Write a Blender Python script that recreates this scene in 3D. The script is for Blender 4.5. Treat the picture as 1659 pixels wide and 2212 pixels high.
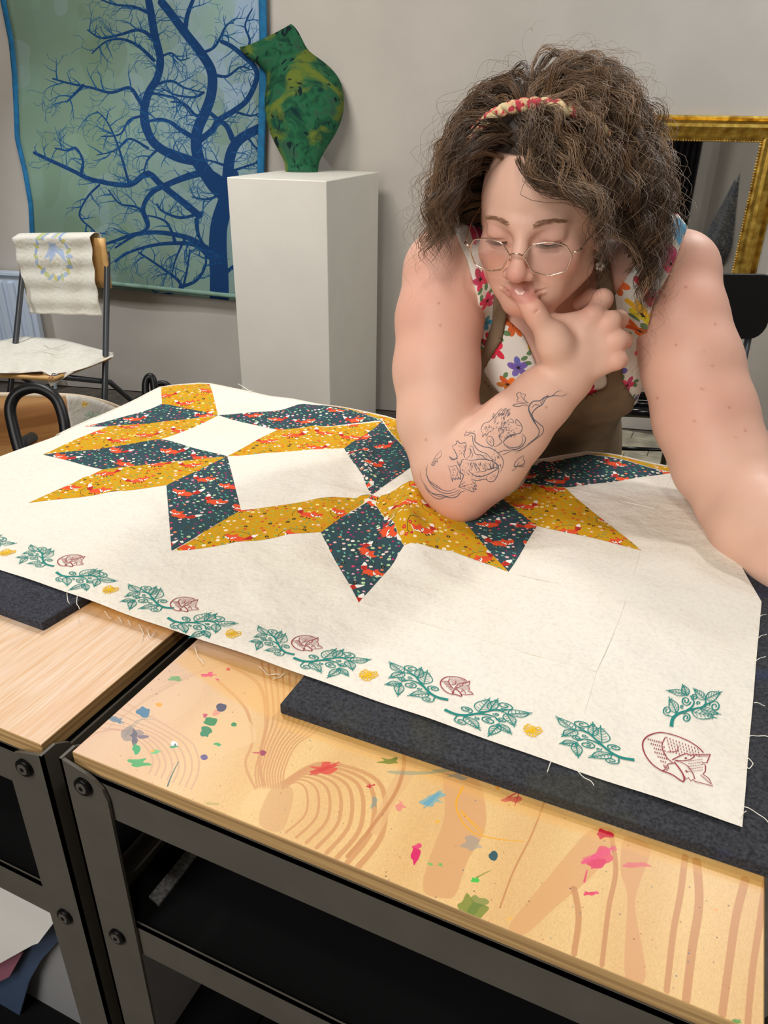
import bpy, bmesh, math, random
import numpy as np
from mathutils import Vector, Matrix
from mathutils.bvhtree import BVHTree
for o in list(bpy.data.objects): bpy.data.objects.remove(o)
random.seed(7); rng = np.random.default_rng(7)
scene = bpy.context.scene
COL = scene.collection
V3 = lambda *a: np.array(a, float)
# ------------------------------------------------------------------ camera (world: z up, table front along x)
FPX = 1642.2; YAW, PITCH, ROLL = -.4139, .47437, .0182
fw = V3(math.sin(YAW)*math.cos(PITCH), math.cos(YAW)*math.cos(PITCH), -math.sin(PITCH))
r0 = V3(math.cos(YAW), -math.sin(YAW), 0); u0 = np.cross(r0, fw)
rt = math.cos(ROLL)*r0 + math.sin(ROLL)*u0; up = -math.sin(ROLL)*r0 + math.cos(ROLL)*u0
CAM = V3(0, 0, 1.35)
f0 = V3(math.sin(YAW), math.cos(YAW), 0)
cd = bpy.data.cameras.new('camera'); cam = bpy.data.objects.new('camera', cd); COL.objects.link(cam)
cd.sensor_fit = 'VERTICAL'; cd.sensor_height = 36; cd.lens = FPX/2212*36; cd.clip_start = .02
cam.matrix_world = Matrix(((rt[0], up[0], -fw[0], CAM[0]), (rt[1], up[1], -fw[1], CAM[1]), (rt[2], up[2], -fw[2], CAM[2]), (0, 0, 0, 1)))
scene.camera = cam
# ------------------------------------------------------------------ world, lamps, exposure
w = bpy.data.worlds.new('world'); scene.world = w; w.use_nodes = True
w.node_tree.nodes['Background'].inputs[0].default_value = (.75, .8, .9, 1)
w.node_tree.nodes['Background'].inputs[1].default_value = .3
scene.view_settings.view_transform = 'Standard'; scene.view_settings.look = 'None'
scene.view_settings.gamma = 1; scene.view_settings.use_curve_mapping = False
scene.view_settings.exposure = 0.0
def look(o, t):
    o.rotation_euler = (Vector(t)-o.location).to_track_quat('-Z', 'Y').to_euler()
def spot(loc, tgt, e, col, ang=70, blend=.6, r=.06):
    d = bpy.data.lights.new('ceiling_spotlight', 'SPOT'); d.energy = e; d.color = col; d.spot_size = math.radians(ang); d.spot_blend = blend; d.shadow_soft_size = r
    o = bpy.data.objects.new('ceiling_spotlight', d); COL.objects.link(o); o.location = loc; look(o, tgt); return o
def area(loc, tgt, e, col, s):  # unseen soft fill lamp, added to brighten the room
    d = bpy.data.lights.new('fill_area_light', 'AREA'); d.energy = e; d.color = col; d.size = s
    o = bpy.data.objects.new('fill_area_light', d); COL.objects.link(o); o.location = loc; look(o, tgt); return o
WARM = (1, .93, .84); COOL = (.86, .93, 1); NEU = (1, .97, .93)
spot((.35, 1.95, 2.6), (-.2, .85, .95), 52, NEU, 60, .6, .07)
spot((-1.3, 1.3, 2.6), (-.75, .85, .9), 47, NEU, 62, .8, .07)
spot((.1, -.35, 2.6), (-.2, .7, .9), 26, WARM, 75, .8, .08)
area((-.6, -.9, 2.62), (-.3, 1.0, 1.0), 28, NEU, .7)  # added front fill, just under the ceiling
area((-.9, -2.4, 2.0), (-.4, .8, .9), 30, NEU, 1.2)  # added front fill behind the camera, lifts the table fronts
area((-1.7, 1.7, 2.62), (-1.9, 3.2, .7), 33, NEU, .6)  # added wash for the back wall and tapestry
area((.6, 2.6, 2.62), (.1, 3.2, .6), 26, COOL, .6)  # added wash for the wall at the right
spot((-3.6, 1.6, 2.6), (-2.5, 2.6, .5), 110, COOL, 60, .5, .05)

# ------------------------------------------------------------------ geometry helpers
def P(x, y, d): return CAM + d*(fw + rt*(x-829.5)/FPX - up*(y-1106)/FPX)      # a sight line at a depth
def ray(x, y): return P(x, y, 1)-CAM
def PZ(x, y, z=.911):
    v = ray(x, y); return CAM + v*(z-1.35)/v[2]
WA = math.radians(14); W0 = V3(-1.585, 3.47, 0); WN = V3(math.sin(WA), -math.cos(WA), 0); WT = V3(math.cos(WA), math.sin(WA), 0)
def PW(x, y, o=0):
    v = ray(x, y); return CAM + v*(((W0+WN*o-CAM)@WN)/(v@WN))
def refl(p, off=.03): return p - 2*((p-(W0+WN*off))@WN)*WN
def proj(X):
    d = X-CAM; z = d@fw; return np.stack([829.5+FPX*(d@rt)/z, 1106-FPX*(d@up)/z], -1)
def tag(o, label=None, cat=None, group=None, kind=None):
    if label: o['label'] = label
    if cat: o['category'] = cat
    if group: o['group'] = group
    if kind: o['kind'] = kind
    return o
def empty(name, loc, label, cat, group=None):
    o = bpy.data.objects.new(name, None); COL.objects.link(o); o.location = tuple(loc); o.empty_display_size = .05
    return tag(o, label, cat, group)
def link(name, me, mat=None, parent=None, smooth=False):
    o = bpy.data.objects.new(name, me); COL.objects.link(o)
    if mat is not None and not me.materials: me.materials.append(mat)
    if parent is not None:
        o.parent = parent; o.matrix_parent_inverse = Matrix.Translation(parent.location).inverted() if parent.type == 'EMPTY' else Matrix.Identity(4)
    if smooth: me.shade_smooth()
    return o
class MB:
    def __init__(s): s.v = []; s.f = []; s.uv = None
    def add(s, v, f):
        n = len(s.v); s.v += [tuple(map(float, q)) for q in v]; s.f += [tuple(i+n for i in q) for q in f]; return s
    def box(s, c, h, ax=None):
        ax = np.eye(3) if ax is None else np.array(ax); c = np.array(c, float)
        v = [c+ax[0]*h[0]*a+ax[1]*h[1]*b+ax[2]*h[2]*d for a in (-1, 1) for b in (-1, 1) for d in (-1, 1)]
        return s.add(v, [(0, 1, 3, 2), (4, 6, 7, 5), (0, 4, 5, 1), (2, 3, 7, 6), (0, 2, 6, 4), (1, 5, 7, 3)])
    def span(s, a, b): a = np.array(a, float); b = np.array(b, float); return s.box((a+b)/2, abs(b-a)/2)
    def prism(s, pts, d):       # polygon pts (3d) extruded by vector d
        n = len(pts); pts = [np.array(p, float) for p in pts]; v = pts+[p+np.array(d) for p in pts]
        return s.add(v, [tuple(range(n))[::-1], tuple(range(n, 2*n))]+[(i, (i+1) % n, n+(i+1) % n, n+i) for i in range(n)])
    def tube(s, pts, r, n=8, cap=True, flat=1.0, nrm=None):
        pts = [np.array(p, float) for p in pts]; m = len(pts); r = [r]*m if np.isscalar(r) else list(r)
        v = []; f = []; prev = None
        for i, p in enumerate(pts):
            t = pts[min(i+1, m-1)]-pts[max(i-1, 0)]; t = t/(np.linalg.norm(t)+1e-12)
            if prev is None:
                a = np.array(nrm, float) if nrm is not None else (V3(0, 0, 1) if abs(t[2]) < .9 else V3(1, 0, 0))
            else: a = prev
            a = a-t*(a@t); a /= np.linalg.norm(a)+1e-12; prev = a; b = np.cross(t, a)
            for k in range(n):
                w_ = 2*math.pi*k/n; v.append(p+r[i]*(math.cos(w_)*a*flat+math.sin(w_)*b))
        for i in range(m-1):
            for k in range(n):
                f.append((i*n+k, i*n+(k+1) % n, (i+1)*n+(k+1) % n, (i+1)*n+k))
        if cap: f += [tuple(range(n))[::-1], tuple(range((m-1)*n, m*n))]
        return s.add(v, f)
    def grid(s, fn, nu, nv):
        v = [fn(i/nu, j/nv) for j in range(nv+1) for i in range(nu+1)]
        return s.add(v, [(j*(nu+1)+i, j*(nu+1)+i+1, (j+1)*(nu+1)+i+1, (j+1)*(nu+1)+i) for j in range(nv) for i in range(nu)])
    def ball(s, c, r, nu=12, nv=8, M=None):
        c = np.array(c, float); r = np.array([r]*3 if np.isscalar(r) else r); M = np.eye(3) if M is None else M
        v = [c+M@(r*V3(math.sin(math.pi*j/nv)*math.cos(2*math.pi*i/nu), math.sin(math.pi*j/nv)*math.sin(2*math.pi*i/nu), math.cos(math.pi*j/nv))) for j in range(nv+1) for i in range(nu)]
        return s.add(v, [(j*nu+i, (j+1)*nu+i, (j+1)*nu+(i+1) % nu, j*nu+(i+1) % nu) for j in range(nv) for i in range(nu)])
    def build(s, name, mat, parent=None, smooth=False, bevel=0, solid=0, fix=True):
        me = bpy.data.meshes.new(name); me.from_pydata(s.v, [], s.f)
        if fix:
            bm = bmesh.new(); bm.from_mesh(me); bmesh.ops.remove_doubles(bm, verts=bm.verts, dist=1e-6); bmesh.ops.recalc_face_normals(bm, faces=bm.faces); bm.to_mesh(me); bm.free()
        o = link(name, me, mat, parent, smooth)
        if solid:
            m = o.modifiers.new('solid', 'SOLIDIFY'); m.thickness = solid; m.offset = 0
        if bevel:
            m = o.modifiers.new('bevel', 'BEVEL'); m.width = bevel; m.segments = 3; m.limit_method = 'ANGLE'; me.shade_smooth(); m.harden_normals = True
        return o
def cat(pts, n=8, closed=False):
    p = [np.array(q, float) for q in pts]; m = len(p); out = []
    for i in range(m if closed else m-1):
        g = (lambda k: p[k % m]) if closed else (lambda k: p[min(max(k, 0), m-1)])
        a, b, c, d = g(i-1), g(i), g(i+1), g(i+2)
        for j in range(n):
            t = j/n; out.append(.5*((2*b)+(c-a)*t+(2*a-5*b+4*c-d)*t*t+(-a+3*b-3*c+d)*t**3))
    if not closed: out.append(p[-1])
    return out
def uv_set(o, fn):
    me = o.data; l = me.uv_layers.new(name='UVMap'); co = np.empty(len(me.vertices)*3); me.vertices.foreach_get('co', co); co = co.reshape(-1, 3)
    vi = np.empty(len(me.loops), int); me.loops.foreach_get('vertex_index', vi)
    l.data.foreach_set('uv', fn(co)[vi].astype(np.float32).ravel())
# ------------------------------------------------------------------ materials
def lin(c): c = np.array(c, float)/255; return np.where(c <= .04045, c/12.92, ((c+.055)/1.055)**2.4)
def rgba(c): return tuple(lin(c))+(1,)
class NT:
    def __init__(s, name):
        s.m = bpy.data.materials.new(name); s.m.use_nodes = True; s.t = s.m.node_tree; s.b = s.t.nodes['Principled BSDF']
    def n(s, ty, ins=None, **kw):
        q = s.t.nodes.new(ty)
        for k, v in kw.items(): setattr(q, k, v)
        for k, v in (ins or {}).items():
            if isinstance(v, tuple) and len(v) == 2 and hasattr(v[0], 'outputs'): s.t.links.new(v[0].outputs[v[1]], q.inputs[k])
            elif hasattr(v, 'outputs'): s.t.links.new(v.outputs[0], q.inputs[k])
            else: q.inputs[k].default_value = v
        return q
    def lk(s, a, b, sock): s.t.links.new(a if not hasattr(a, 'outputs') else a.outputs[0], b.inputs[sock])
    def ramp(s, fac, stops, interp='LINEAR'):
        q = s.n('ShaderNodeValToRGB'); s.lk(fac, q, 'Fac'); e = q.color_ramp; e.interpolation = interp
        e.elements[0].position, e.elements[0].color = stops[0][0], rgba(stops[0][1]); e.elements[1].position, e.elements[1].color = stops[-1][0], rgba(stops[-1][1])
        for p_, c_ in stops[1:-1]: z = e.elements.new(p_); z.color = rgba(c_)
        return q
    def mix(s, fac, a, b, mode='MIX'):
        q = s.n('ShaderNodeMix', data_type='RGBA', blend_type=mode)
        for sock, v in ((0, fac), (6, a), (7, b)):
            if hasattr(v, 'outputs'): s.t.links.new(v.outputs[2] if v.bl_idname == 'ShaderNodeMix' else v.outputs[0], q.inputs[sock])
            elif isinstance(v, tuple) and len(v) == 2: s.t.links.new(v[0].outputs[v[1]], q.inputs[sock])
            else: q.inputs[sock].default_value = v
        return q
    def base(s, v):
        if hasattr(v, 'outputs'): s.t.links.new(v.outputs[2] if v.bl_idname == 'ShaderNodeMix' else v.outputs[0], s.b.inputs['Base Color'])
        else: s.b.inputs['Base Color'].default_value = v
    def bump(s, h, strength=.3, dist=.002):
        q = s.n('ShaderNodeBump', {'Strength': strength, 'Distance': dist}); s.lk(h, q, 'Height'); s.lk(q, s.b, 'Normal'); return q
    def co(s, kind='Object', scale=1):
        c = s.n('ShaderNodeTexCoord'); m = s.n('ShaderNodeMapping'); s.t.links.new(c.outputs[kind], m.inputs[0])
        m.inputs['Scale'].default_value = (scale,)*3 if np.isscalar(scale) else scale; return m
def mat(name, c, rough=.5, metal=0, noise=0, nscale=20, bump=0, bscale=200, bdist=.001, spec=.5, **kw):
    t = NT(name); t.b.inputs['Roughness'].default_value = rough; t.b.inputs['Metallic'].default_value = metal; t.b.inputs['Specular IOR Level'].default_value = spec
    for k, v in kw.items(): t.b.inputs[k.replace('_', ' ')].default_value = v
    co = t.co()
    if noise:
        n = t.n('ShaderNodeTexNoise', {'Vector': co, 'Scale': nscale, 'Detail': 6.}); c = np.array(c, float)
        t.base(t.ramp(n, [(.3, np.clip(c*(1-noise), 0, 255)), (.7, np.clip(c*(1+noise), 0, 255))]))
    else: t.base(rgba(c))
    if bump:
        n = t.n('ShaderNodeTexNoise', {'Vector': co, 'Scale': bscale, 'Detail': 4.}); t.bump(n, bump, bdist)
    return t.m
# ------------------------------------------------------------------ a small rasteriser for printed designs (numpy -> image node)
class Canvas:
    def __init__(s, W, H, bg):
        s.W, s.H = W, H; s.a = np.empty((H, W, 3), np.float32); s.a[:] = np.array(bg)/255.
    def _blend(s, x0, x1, y0, y1, al, c): s.a[y0:y1, x0:x1] += (np.array(c, np.float32)/255.-s.a[y0:y1, x0:x1])*al[..., None]
    def _win(s, lo, hi):
        x0 = max(int(lo[0]), 0); y0 = max(int(lo[1]), 0); x1 = min(int(hi[0])+2, s.W); y1 = min(int(hi[1])+2, s.H)
        if x1 <= x0 or y1 <= y0: return None
        yy, xx = np.mgrid[y0:y1, x0:x1]; return x0, x1, y0, y1, xx+.5, yy+.5
    def line(s, pts, wd, c, wd2=None, a=1.):
        pts = np.array(pts, float); m = len(pts); wd2 = wd if wd2 is None else wd2
        if a < 1:
            R = max(wd, wd2)/2+1.5; k = s._win(pts.min(0)-R, pts.max(0)+R)
            if k is None: return
            x0, x1, y0, y1, X, Y = k; al = np.zeros(X.shape)
            for i in range(m-1):
                p, q = pts[i], pts[i+1]; w1 = wd+(wd2-wd)*i/max(m-1, 1); lo = np.minimum(p, q)-R; hi = np.maximum(p, q)+R+1
                c0, c1, r0_, r1_ = [int(max(v, 0)) for v in (lo[0]-x0, hi[0]-x0, lo[1]-y0, hi[1]-y0)]
                if c1 <= c0 or r1_ <= r0_: continue
                xs_, ys_ = X[r0_:r1_, c0:c1], Y[r0_:r1_, c0:c1]; d = q-p; t = np.clip(((xs_-p[0])*d[0]+(ys_-p[1])*d[1])/(d@d+1e-9), 0, 1)
                al[r0_:r1_, c0:c1] = np.maximum(al[r0_:r1_, c0:c1], np.clip(w1/2-np.hypot(xs_-p[0]-t*d[0], ys_-p[1]-t*d[1])+.5, 0, 1))
            s._blend(x0, x1, y0, y1, al*a, c); return
        for i in range(m-1):
            p, q = pts[i], pts[i+1]; w1 = wd+(wd2-wd)*i/max(m-1, 1); w2 = wd+(wd2-wd)*(i+1)/max(m-1, 1); R = max(w1, w2)/2+1.5
            k = s._win(np.minimum(p, q)-R, np.maximum(p, q)+R)
            if k is None: continue
            x0, x1, y0, y1, X, Y = k; d = q-p; t = np.clip(((X-p[0])*d[0]+(Y-p[1])*d[1])/(d@d+1e-9), 0, 1)
            D = np.hypot(X-p[0]-t*d[0], Y-p[1]-t*d[1]); s._blend(x0, x1, y0, y1, np.clip((w1+(w2-w1)*t)/2-D+.5, 0, 1)*a, c)
    def poly(s, pts, c, a=1., soft=1.):
        pts = np.array(pts, float); k = s._win(pts.min(0)-2*soft, pts.max(0)+2*soft)
        if k is None: return
        x0, x1, y0, y1, X, Y = k; ins = np.zeros(X.shape, bool); D = np.full(X.shape, 1e9)
        for i in range(len(pts)):
            p, q = pts[i], pts[(i+1) % len(pts)]; d = q-p
            if p[1] != q[1]: ins ^= ((p[1] > Y) != (q[1] > Y)) & (X < (q[0]-p[0])*(Y-p[1])/(q[1]-p[1])+p[0])
            t = np.clip(((X-p[0])*d[0]+(Y-p[1])*d[1])/(d@d+1e-9), 0, 1); D = np.minimum(D, np.hypot(X-p[0]-t*d[0], Y-p[1]-t*d[1]))
        s._blend(x0, x1, y0, y1, np.clip(np.where(ins, D, -D)/soft+.5, 0, 1)*a, c)
    def disc(s, c, r, col, a=1., ry=None, ang=0):
        ry = ry or r; t = np.linspace(0, 2*math.pi, 15)[:-1]; ca, sa = math.cos(ang), math.sin(ang); x = r*np.cos(t); y = ry*np.sin(t)
        s.poly(np.stack([c[0]+ca*x-sa*y, c[1]+sa*x+ca*y], 1), col, a)
    def image(s, name, flip=True):
        im = bpy.data.images.new(name, s.W, s.H); b = np.ones((s.H, s.W, 4), np.float32); b[..., :3] = np.clip(s.a[::-1] if flip else s.a, 0, 1); im.pixels.foreach_set(b.ravel()); im.update(); im.pack(); return im
def imat(name, im, rough=.9, bump=.2, bscale=600, bdist=.0006, uv='UVMap', ext='REPEAT', extra=None, spec=.3):
    t = NT(name); t.b.inputs['Roughness'].default_value = rough; t.b.inputs['Specular IOR Level'].default_value = spec
    u = t.n('ShaderNodeUVMap', uv_map=uv); q = t.n('ShaderNodeTexImage', {'Vector': u}); q.image = im; q.extension = ext
    t.base(q); co = t.co(); n = t.n('ShaderNodeTexNoise', {'Vector': co, 'Scale': bscale, 'Detail': 3.}); t.bump(n, bump, bdist)
    return t.m
# ------------------------------------------------------------------ implicit surfaces
def smin(a, b, k): h = np.clip(.5+.5*(b-a)/k, 0, 1); return b+(a-b)*h-k*h*(1-h)
class Field:
    def __init__(s, xs, ys, zs):
        s.ax = [np.asarray(q, np.float32) for q in (xs, ys, zs)]; s.S = np.full([len(q) for q in s.ax], .5, np.float32)
    def sub(s, lo, hi):
        sl = tuple(slice(max(np.searchsorted(a, l)-1, 0), np.searchsorted(a, h)+1) for a, l, h in zip(s.ax, lo, hi))
        return sl, s.ax[0][sl[0]][:, None, None], s.ax[1][sl[1]][None, :, None], s.ax[2][sl[2]][None, None, :]
    def op(s, lo, hi, fn, k, mode='u'):
        sl, X, Y, Z = s.sub(np.array(lo)-k*1.5-.004, np.array(hi)+k*1.5+.004)
        if 0 in s.S[sl].shape: return
        d = fn(X, Y, Z); A = s.S[sl]
        s.S[sl] = smin(A, d, k) if mode == 'u' else (-smin(-A, d, k) if mode == 'd' else -smin(-A, -d, k))
    def cone(s, a, b, ra, rb, k=.01, mode='u'):
        a = np.array(a, float); b = np.array(b, float); d = b-a; L2 = d@d
        def fn(X, Y, Z):
            t = np.clip(((X-a[0])*d[0]+(Y-a[1])*d[1]+(Z-a[2])*d[2])/L2, 0, 1)
            return np.sqrt((X-a[0]-t*d[0])**2+(Y-a[1]-t*d[1])**2+(Z-a[2]-t*d[2])**2)-(ra+(rb-ra)*t)
        R = max(ra, rb); s.op(np.minimum(a, b)-R, np.maximum(a, b)+R, fn, k, mode)
    def chain(s, pts, rs, k=.01):
        for i in range(len(pts)-1): s.cone(pts[i], pts[i+1], rs[i], rs[i+1], k)
    def ell(s, c, r, M=None, k=.01, mode='u'):     # M columns = axes
        c = np.array(c, float); r = np.array(r, float); M = np.eye(3) if M is None else np.array(M); R = r.max()
        def fn(X, Y, Z):
            dx, dy, dz = X-c[0], Y-c[1], Z-c[2]; q = [dx*M[0, i]+dy*M[1, i]+dz*M[2, i] for i in range(3)]
            k0 = np.sqrt(sum((q[i]/r[i])**2 for i in range(3))); k1 = np.sqrt(sum((q[i]/r[i]**2)**2 for i in range(3)))+1e-6
            return k0*(k0-1)/k1
        e = np.sqrt((M**2)@(r**2)); s.op(c-e, c+e, fn, k, mode)
    def mesh(s):
        S = s.S; I = S < 0; nx, ny, nz = S.shape
        a = np.zeros((nx-1, ny-1, nz-1), np.uint8)
        for i in (0, 1):
            for j in (0, 1):
                for k in (0, 1): a += I[i:nx-1+i, j:ny-1+j, k:nz-1+k]
        mix = (a > 0) & (a < 8); idx = np.argwhere(mix); n = len(idx); acc = np.zeros((n, 3)); cnt = np.zeros(n)
        C = [(i, j, k) for i in (0, 1) for j in (0, 1) for k in (0, 1)]
        val = {c: S[idx[:, 0]+c[0], idx[:, 1]+c[1], idx[:, 2]+c[2]] for c in C}
        pos = {c: np.stack([s.ax[m][idx[:, m]+c[m]] for m in range(3)], 1) for c in C}
        for c in C:
            for m in range(3):
                if c[m] == 0:
                    e = tuple(1 if q == m else c[q] for q in range(3)); v0, v1 = val[c], val[e]; h = (v0 < 0) != (v1 < 0)
                    t = np.where(h, v0/np.where(v0 == v1, 1, v0-v1), 0)[:, None]; acc += np.where(h[:, None], pos[c]+(pos[e]-pos[c])*t, 0); cnt += h
        verts = acc/cnt[:, None]; vid = np.full(mix.shape, -1, np.int32); vid[mix] = np.arange(n)
        F = []
        for m in range(3):
            A = I[tuple(slice(0, -1) if q == m else slice(1, -1) for q in range(3))]; B = I[tuple(slice(1, None) if q == m else slice(1, -1) for q in range(3))]
            e = np.argwhere(A != B); ins = A[tuple(e.T)]; e = e+np.array([0 if q == m else 1 for q in range(3)])
            u, v = (m+1) % 3, (m+2) % 3; q = []
            for du, dv in ((1, 1), (0, 1), (0, 0), (1, 0)):
                g = e.copy(); g[:, u] -= du; g[:, v] -= dv; q.append(vid[tuple(g.T)])
            q = np.stack(q, 1); q[~ins] = q[~ins][:, ::-1]; F.append(q)
        return verts, np.concatenate(F)
def np_mesh(name, v, f):
    me = bpy.data.meshes.new(name); n = f.shape[1]; me.vertices.add(len(v)); me.vertices.foreach_set('co', v.astype(np.float32).ravel())
    me.loops.add(f.size); me.loops.foreach_set('vertex_index', f.astype(np.int32).ravel())
    me.polygons.add(len(f)); me.polygons.foreach_set('loop_start', np.arange(0, f.size, n, dtype=np.int32)); me.polygons.foreach_set('loop_total', np.full(len(f), n, np.int32))
    me.update(calc_edges=True); me.validate(); return me
def in_poly(p, poly):
    x, y = p[..., 0], p[..., 1]; r = np.zeros(x.shape, bool)
    for i in range(len(poly)):
        a, b = poly[i], poly[(i+1) % len(poly)]
        if a[1] != b[1]: r ^= ((a[1] > y) != (b[1] > y)) & (x < (b[0]-a[0])*(y-a[1])/(b[1]-a[1])+a[0])
    return r
def sd_poly(x, y, poly):     # negative inside
    D = np.full(np.broadcast(x, y).shape, 1e9); ins = np.zeros(D.shape, bool)
    for i in range(len(poly)):
        p, q = np.array(poly[i], float), np.array(poly[(i+1) % len(poly)], float); d = q-p
        t = np.clip(((x-p[0])*d[0]+(y-p[1])*d[1])/(d@d+1e-9), 0, 1); D = np.minimum(D, np.hypot(x-p[0]-t*d[0], y-p[1]-t*d[1]))
        if p[1] != q[1]: ins ^= ((p[1] > y) != (q[1] > y)) & (x < (q[0]-p[0])*(y-p[1])/(q[1]-p[1])+p[0])
    return np.where(ins, -D, D)
# ================================================================== SETTING
m_wall = mat('wall_paint', (192, 184, 174), .85, noise=.03, nscale=3, bump=.05, bscale=60)
m_white = mat('white_paint', (222, 219, 212), .6, noise=.015, nscale=5)
m_floor = mat('floor_grout', (92, 84, 74), .8, noise=.15)
def wallp(s, z, o=0): return W0+WT*s+WN*o+V3(0, 0, z)
tag(MB().box(wallp(0, 1.35, -.05), (3.6, .05, 1.35), (WT, -WN, (0, 0, 1))).build('wall_back', m_wall), kind='structure')
tag(MB().span((-5.3, -3.1, -.08), (2.2, 4.3, -.006)).build('floor', m_floor), kind='structure')
floor = bpy.data.objects['floor']
tag(MB().span((-5.3, -3.1, 2.7), (2.2, 4.3, 2.76)).build('ceiling', m_white), kind='structure')
tag(MB().span((-5.3, -3.1, 0), (2.2, -3.0, 2.7)).build('wall_front', m_wall), kind='structure')
tag(MB().span((2.1, -3.0, 0), (2.2, 4.3, 2.7)).build('wall_right', m_wall), kind='structure')
tag(MB().span((-5.3, -3.0, 0), (-5.2, 4.3, 2.7)).build('wall_left', m_wall), kind='structure')
# weathered floor planks where the floor shows past the apron
tm = [mat('floor_plank_%s' % k, c, .55, noise=.16, nscale=14, bump=.2, bscale=30) for k, c in (('grey', (138, 130, 112)), ('ochre', (186, 166, 120)), ('pale', (168, 160, 140)))]
for j in range(12):
    for i in range(9):
        x = -1.1+i*.3+(j % 3)*.1; y = 2.55+j*.1
        MB().span((x+.002, y+.002, -.006), (x+.298, y+.098, rng.uniform(0, .001))).build('floor_plank', tm[rng.integers(3)], floor)
# ------------------------------------------------------------------ pedestal
ZP = 1.15
a_, b_, c_ = [PZ(x, y, ZP) for x, y in ((489.5, 382.5), (705, 391), (796.2, 370.6))]
dq = c_-b_; dq -= (b_-a_)*((b_-a_)@dq)/((b_-a_)@(b_-a_)); pc = (a_+b_)/2+dq/2
ped = MB(); ped.prism([(q[0], q[1], .0) for q in (a_, b_, b_+dq, a_+dq)], (0, 0, ZP))
tag(ped.build('display_plinth', mat('plinth_paint', (232, 226, 214), .55, noise=.012, nscale=6, bump=.05, bscale=90), bevel=.004),
    'tall white display plinth standing against the wall under the green vase', 'plinth')
# ------------------------------------------------------------------ felt vase
def vase_mat():
    t = NT('green_felt'); co = t.co('Object', 1); b = t.b; b.inputs['Roughness'].default_value = .95; b.inputs['Specular IOR Level'].default_value = .15
    w1 = t.n('ShaderNodeTexNoise', {'Vector': co, 'Scale': 13., 'Detail': 8., 'Distortion': 1.6}); n1 = t.ramp(w1, [(.3, (16, 44, 44)), (.45, (32, 80, 54)), (.55, (38, 96, 64)), (.7, (50, 78, 62))])
    w2 = t.n('ShaderNodeTexNoise', {'Vector': co, 'Scale': 6.5, 'Detail': 7., 'Distortion': 1.}); f2 = t.ramp(w2, [(.52, (0, 0, 0)), (.62, (255, 255, 255))])
    y = t.mix(f2, n1, rgba((98, 112, 44)))
    w3 = t.n('ShaderNodeTexNoise', {'Vector': co, 'Scale': 9., 'Detail': 4., 'Distortion': 2.5, 'W': 2.}, noise_dimensions='4D'); f3 = t.ramp(w3, [(.59, (0, 0, 0)), (.63, (255, 255, 255))])
    z = t.mix(f3, y, rgba((20, 36, 38))); t.base(z)
    f = t.n('ShaderNodeTexNoise', {'Vector': co, 'Scale': 160., 'Detail': 5.}); t.bump(f, .35, .002); return t.m
vd = float((PZ(655, 371, ZP)-CAM)@fw)
zx = lambda x, y: (480+x/4.88, 20+y/4.88)
rings = [((672, 1735), (1003, 1735), .9), ((663, 1690), (1015, 1690), .95), ((665, 1630), (1016, 1630), .95), ((635, 1560), (1045, 1560), .95), ((572, 1450), (1115, 1440), .95), ((505, 1310), (1215, 1290), .95),
         ((458, 1150), (1272, 1130), .95), ((444, 1000), (1292, 980), .95), ((455, 850), (1275, 830), .95), ((475, 740), (1222, 690), .95), ((470, 665), (1060, 535), .92),
         ((350, 565), (905, 450), .85), ((240, 470), (845, 320), .72), ((168, 400), (800, 82), .55), ((205, 380), (770, 110), .45), ((340, 400), (800, 240), .4), ((480, 560), (860, 460), .5)]
rings = [rings[0]]+rings
m = MB(); NR = 40; vv = []
for L, R, q in rings:
    l, r_ = P(*zx(*L), vd), P(*zx(*R), vd); c = (l+r_)/2; A = (r_-l)/2; D = f0*np.linalg.norm(A)*q
    D = D*.88
    if q <= .72: D = D+V3(0, 0, .3)*np.linalg.norm(A)*q
    for k in range(NR): t_ = 2*math.pi*k/NR; vv.append(c+A*math.cos(t_)+D*math.sin(t_))
zmin = min(v[2] for v in vv[:NR]); 
for k in range(NR): vv[k][2] = ZP+.0005
m.add(vv, [(i*NR+k, i*NR+(k+1) % NR, (i+1)*NR+(k+1) % NR, (i+1)*NR+k) for i in range(len(rings)-1) for k in range(NR)]+[tuple(range(NR)), tuple(range((len(rings)-1)*NR, len(rings)*NR))[::-1]])
o = m.build('felt_vase', vase_mat(), smooth=True); s_ = o.modifiers.new('sub', 'SUBSURF'); s_.levels = s_.render_levels = 2
tag(o, 'green and yellow mottled felt vessel with a beak-like mouth on the white plinth', 'vase')
# ------------------------------------------------------------------ tapestry with a tree
TW, TH = 1240, 1340      # canvas = photo px * 2 (+20,+10)
cv = Canvas(TW, TH, (118, 142, 122))
yy, xx = np.mgrid[0:TH, 0:TW]; q = np.clip((xx/TW-.35)/.5, 0, 1)[..., None]*np.clip(1-(yy/TH-.2)*.9, 0, 1)[..., None]
cv.a += (np.array((150, 172, 196))/255.-cv.a)*q*.9
R_ = random.Random(5)
for k in range(90):
    cx, cy = R_.uniform(0, TW), R_.uniform(0, TH); s1 = R_.uniform(30, 110)
    pts = cat([(cx+s1*R_.uniform(.4, 1.1)*math.cos(t), cy+s1*1.5*R_.uniform(.4, 1.1)*math.sin(t)) for t in np.linspace(0, 6.28, 8)[:-1]], 4, True)
    cv.poly(pts, R_.choice([(130, 160, 140), (108, 130, 104), (150, 168, 176), (122, 150, 134), (100, 126, 98)]), .3)
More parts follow.
